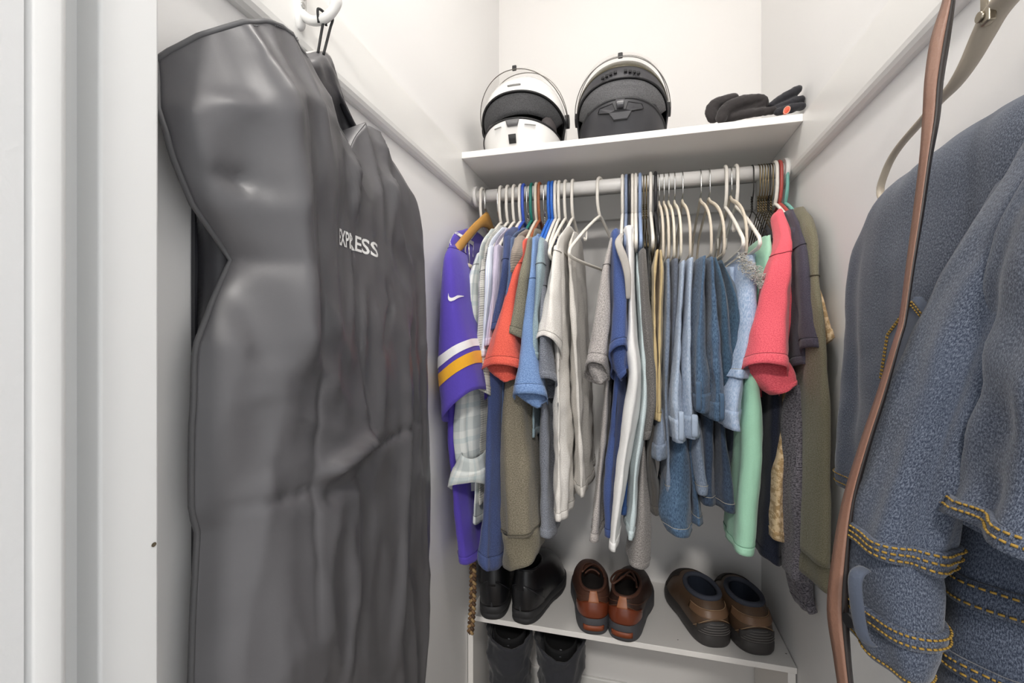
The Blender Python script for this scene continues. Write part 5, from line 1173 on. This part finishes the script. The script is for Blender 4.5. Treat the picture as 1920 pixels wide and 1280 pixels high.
BKL = plain('black leather', '1B1B1E', 0.32, 0, 0.12, 90, 0.1); BKS = plain('black rubber sole', '2B2B2D', 0.6); BKT = plain('thread black', '3A3A3E', 0.7)
bootL = dict(L=.295, hw=.046, bw=.054, zs=.034, op=(.060, .052, .036), zh=.150, zf=.155)
bm_ = dict(upper=BKL, collar=BKL, lining=plain('lining black', '121214', 0.9), sole=BKS)
bsole = dict(prof=[(1.03, 0.0), (1.06, 0.004), (1.06, 0.014), (1.03, 0.016), (1.07, 0.018), (1.07, 0.032), (1.0, 0.037)], arch=0.012, spring=0.008,
    panels=[('heel_counter', -.17, .17, 0.02, .62, BKL, 0.0022), ('back_strap', -.022, .022, .5, 0.98, BKL, 0.003)], lines=[(-.17, .17, 0.10, .62, BKT, .0009), (-.001, .001, 0.02, 0.12, BKT, .0012)])
shoe('leather_boot', 'black leather boot, left one of its pair, half under the navy hem', 'boot', (922, 1161), 9, Last(side=-1, **bootL), bm_, 'black leather boots', bsole)
g, uo, so = shoe('leather_boot', 'black leather boot, right one of its pair, toe turned outward', 'boot', (976, 1169), -10, Last(side=1, **bootL), bm_, 'black leather boots', bsole)
ls = Last(side=1, **bootL)
for k in range(4):
    y = .135+.020*k; z = .128-.013*k
    tube('lace', [(-.024, y+.004, z-.006), (-.01, y, z+.004), (.012, y-.002, z+.004), (.028, y+.004, z-.006)], 0.0022, M_dark, uo, 6, local=True)
# brown lace shoes
BRL = plain('chestnut leather', '7C3B22', 0.3, 0, 0.1, 70, 0.16); BRM = plain('brown nubuck', '5B392B', 0.6, 0, 0.3, 200, 0.12); BRD = plain('dark brown leather', '3B2720', 0.5, 0, 0.2, 160, 0.1)
GRS = plain('grey rubber', '46464A', 0.65); BADGE = plain('sole badge rust', '8A4526', 0.5); TAB = plain('tab leather', 'A4643F', 0.45)
lowL = dict(L=.285, hw=.049, bw=.057, zs=.042, op=(.084, .064, .037), zh=.108, zf=.120)
bsole2 = lambda: dict(prof=[(1.04, 0.0), (1.08, 0.006), (1.08, 0.032), (1.05, 0.040), (1.0, 0.046)], arch=0.006, spring=0.012,
    panels=[('heel_counter', -.15, .15, 0.02, .66, BRL, 0.0025), ('heel_tab', -.028, .028, .60, 1.0, TAB, 0.0045)], lines=[(-.16, .16, 0.15, .70, plain('thread brown', '6A4632', 0.7), .0009), (-.24, .24, 0.2, .80, plain('thread brown', '6A4632', 0.7), .0009)])
for (uv, ang, sd, up, lab) in (((1113, 1189), 7, -1, BRM, 'chestnut lace-up shoe, left one of its pair on the shoe rack'), ((1166, 1201), -8, 1, BRD, 'chestnut lace-up shoe, right one, loose lace loop over its opening')):
    last = Last(side=sd, **lowL)
    g, uo, so = shoe('lace_up_shoe', lab, 'shoe', uv, ang, last, dict(upper=up, collar=BRM, collar_r=.005, lining=plain('lining dark brown', '1A1210', 0.9), sole=GRS), 'chestnut lace-up shoes', bsole2())
    V = []
    for z in (.012, .026):
        for j in range(9): p = last.fp((-.055+.11*j/8) % 1.0, 1.085); V.append((p.x, p.y-0.0022, z))
    mk('sole_badge', V, grid_faces(2, 9, False), BADGE, so, local=True, solid=0.002)
    V = []                                                  # tongue standing in the opening
    for i in range(8):
        for j in range(9):
            a = (j/8-0.5)*2; V.append((0.024*a*(1-.2*i/7), .125-.012*a*a+.02*(1-i/7)-0.018*i/7, 0.094+.030*i/7-.006*a*a))
    mk('tongue', V, grid_faces(8, 9, False), BRM, uo, local=True, solid=0.004)
    lc_ = plain('lace brown', '4A362A', 0.8)
    for k in range(4):
        y = .150+.019*k; z = .112-.010*k
        tube('lace', [(-.026, y+.006, z-.008), (-.012, y, z+.003), (.010, y-.002, z+.003), (.026, y+.006, z-.008)], 0.0024, lc_, uo, 6, local=True)
    if sd == 1:
        tube('lace_loop', catmull([(-.004, .145, 0.124), (-.030, .120, 0.126), (-.044, .085, 0.120), (-.034, .060, 0.118), (-.014, .085, 0.126), (.004, .125, 0.128), (.022, .10, 0.122), (.030, .07, 0.114)], 44), 0.0030, BRM, uo, 6, local=True)
    else:
        tube('lace_loop', catmull([(0, .15, 0.124), (-.022, .13, 0.128), (-.030, .10, 0.120), (-.012, .12, 0.127), (.010, .135, 0.128), (.030, .11, 0.122), (.034, .085, 0.116)], 40), 0.0026, BRM, uo, 6, local=True)
# brown slip-on trail shoes
SLU = plain('slip-on brown', '5C4634', 0.5, 0, 0.25, 120, 0.2); SLD = plain('slip-on dark suede', '2E2824', 0.85, 0, 0.3, 260, 0.1); SLB = plain('slip-on strap', '7A5C44', 0.45, 0, 0.2, 120, 0.14); NAVL = plain('lining navy', '131C2C', 0.9); COL = plain('collar slate', '3A3E4A', 0.85)
RUB = plain('dark rubber', '3A3736', 0.55); STN = plain('thread sand', 'B99A78', 0.7)
slL = dict(L=.29, hw=.055, bw=.062, zs=.032, op=(.104, .066, .041), zh=.108, zf=.108)
def slsole(): return dict(prof=[(1.02, 0.0), (1.08, 0.006), (1.09, 0.020), (1.05, 0.032), (1.0, 0.038)], arch=0.004, spring=0.018,
    panels=[('heel_strap', -.16, .16, .46, .68, SLB, 0.0035), ('rubber_heel_counter', -.095, .095, 0.0, .42, RUB, 0.0045), ('toe_cap', .36, .64, .02, .75, SLD, 0.0025)],
    lines=[(-.16, .16, .46, .461, STN, .0009), (-.16, .16, .68, .681, STN, .0009), (-.12, .12, .06, .46, STN, .0009)])
for uv, ang, sd, lab in (((1344, 1214), 13, -1, 'brown slip-on shoe, left one of its pair on the shoe rack'), ((1425, 1228), 9, 1, 'brown slip-on shoe, right one of its pair, nearest the right wall')):
    last = Last(side=sd, **slL)
    g, uo, so = shoe('slip_on_shoe', lab, 'shoe', uv, ang, last, dict(upper=SLU, collar=COL, collar_r=.007, lining=NAVL, sole=RUB), 'brown slip-on shoes', slsole())
    for k in range(5):
        t_ = 0.04+0.075*k; w_ = .085*(1-k*0.17)
        tube('rubber_ridge', [last.up((-w_+2*w_*j/16) % 1.0, t_, 0.0055) for j in range(17)], 0.0008, plain('ridge grey', '7C7875', 0.6), so, 5, local=True)

# ---------------------------------------------------------------- dark snow boots under the rack
SNB = fabric('boot canvas', '3A3B40', '2A2B30', 'heather', 400, 0.7, rough=0.7)
def snow_boot(label, cx, cy, seed, near, far):
    g = thing('snow_boot', label, 'boot', (cx, cy, ZF), 'dark boots under the shoe rack')
    N, R = 56, 34; V = []; so_ = Vector((seed*7.3, seed*3.1, 0))
    for i in range(R):
        t = i/(R-1)
        for j in range(N):
            ph = 2*PI*j/N; rx = 0.054+0.022*t**2; ry = 0.060+0.020*t**2
            x = cx+rx*math.cos(ph); y = cy+ry*math.sin(ph)
            ztop = near+(far-near)*((math.sin(ph)+1)/2)**0.8 + 0.008*math.sin(3*ph+seed)
            z = ZF+0.03+(ztop-ZF-0.03)*t
            d = 0.012*noise.noise(Vector((x*24, y*24, z*17))+so_)+0.006*noise.noise(Vector((x*70, y*70, z*60))+so_)
            V.append((x+d*math.cos(ph), y+d*math.sin(ph), z))
    sh = mk('shaft', V, grid_faces(R, N), SNB, g, solid=0.005); ORG[sh.name] = Vector((0, 0, 0))
    V = []                                                   # foot towards the wall
    for i in range(16):
        t = i/15
        for j in range(24):
            ph = 2*PI*j/24; rx = 0.050*(1-0.55*max(0, t-0.6)/0.4*max(0, t-0.6)/0.4); hz = 0.05*(1-0.5*t)
            V.append((cx+rx*math.cos(ph), cy-0.05+0.19*t, ZF+0.045+max(-0.04, hz*math.sin(ph))))
    mk('foot', V, grid_faces(16, 24)+[tuple(range(24))[::-1], tuple(15*24+j for j in range(24))], SNB, g)
    V = []
    for z in (0.0, 0.022):
        for j in range(40):
            ph = 2*PI*j/40; V.append((cx+0.056*math.cos(ph), cy+0.045+0.105*math.sin(ph), ZF+z))
    mk('sole', V, grid_faces(2, 40)+[tuple(range(40))[::-1], tuple(range(40, 80))], BKS, g, smooth=False)
    V = []
    for i in range(5):                                       # inner boot rim
        for j in range(40):
            ph = 2*PI*j/40; f = (0.75, 0.78, 0.70, 0.66, 0.62)[i]
            V.append((cx+0.062*f*math.cos(ph), cy+0.06*f*math.sin(ph), near-(-0.01, 0.0, 0.04, 0.12, 0.22)[i]+0.03*((math.sin(ph)+1)/2)))
    mk('inner_lining', V, grid_faces(5, 40), plain('lining black', '121214', 0.9), g, solid=0.003)
    tube('pull_tab', [(cx+0.006, cy-0.048, near-0.008), (cx+0.008, cy-0.044, near+0.012), (cx+0.007, cy-0.040, near-0.004)], 0.004, plain('tab grey', '707277', 0.7), g, 6, flat=0.4)
    return g
p1_ = P(945, 1200, 1.35); p2_ = P(1027, 1210, 1.35)
snow_boot('dark grey canvas boot, left one of the pair under the shoe rack', -0.370, 1.375, 1, -0.912, -0.850)
snow_boot('dark grey canvas boot, right one of the pair under the shoe rack', -0.212, 1.375, 2, -0.918, -0.852)
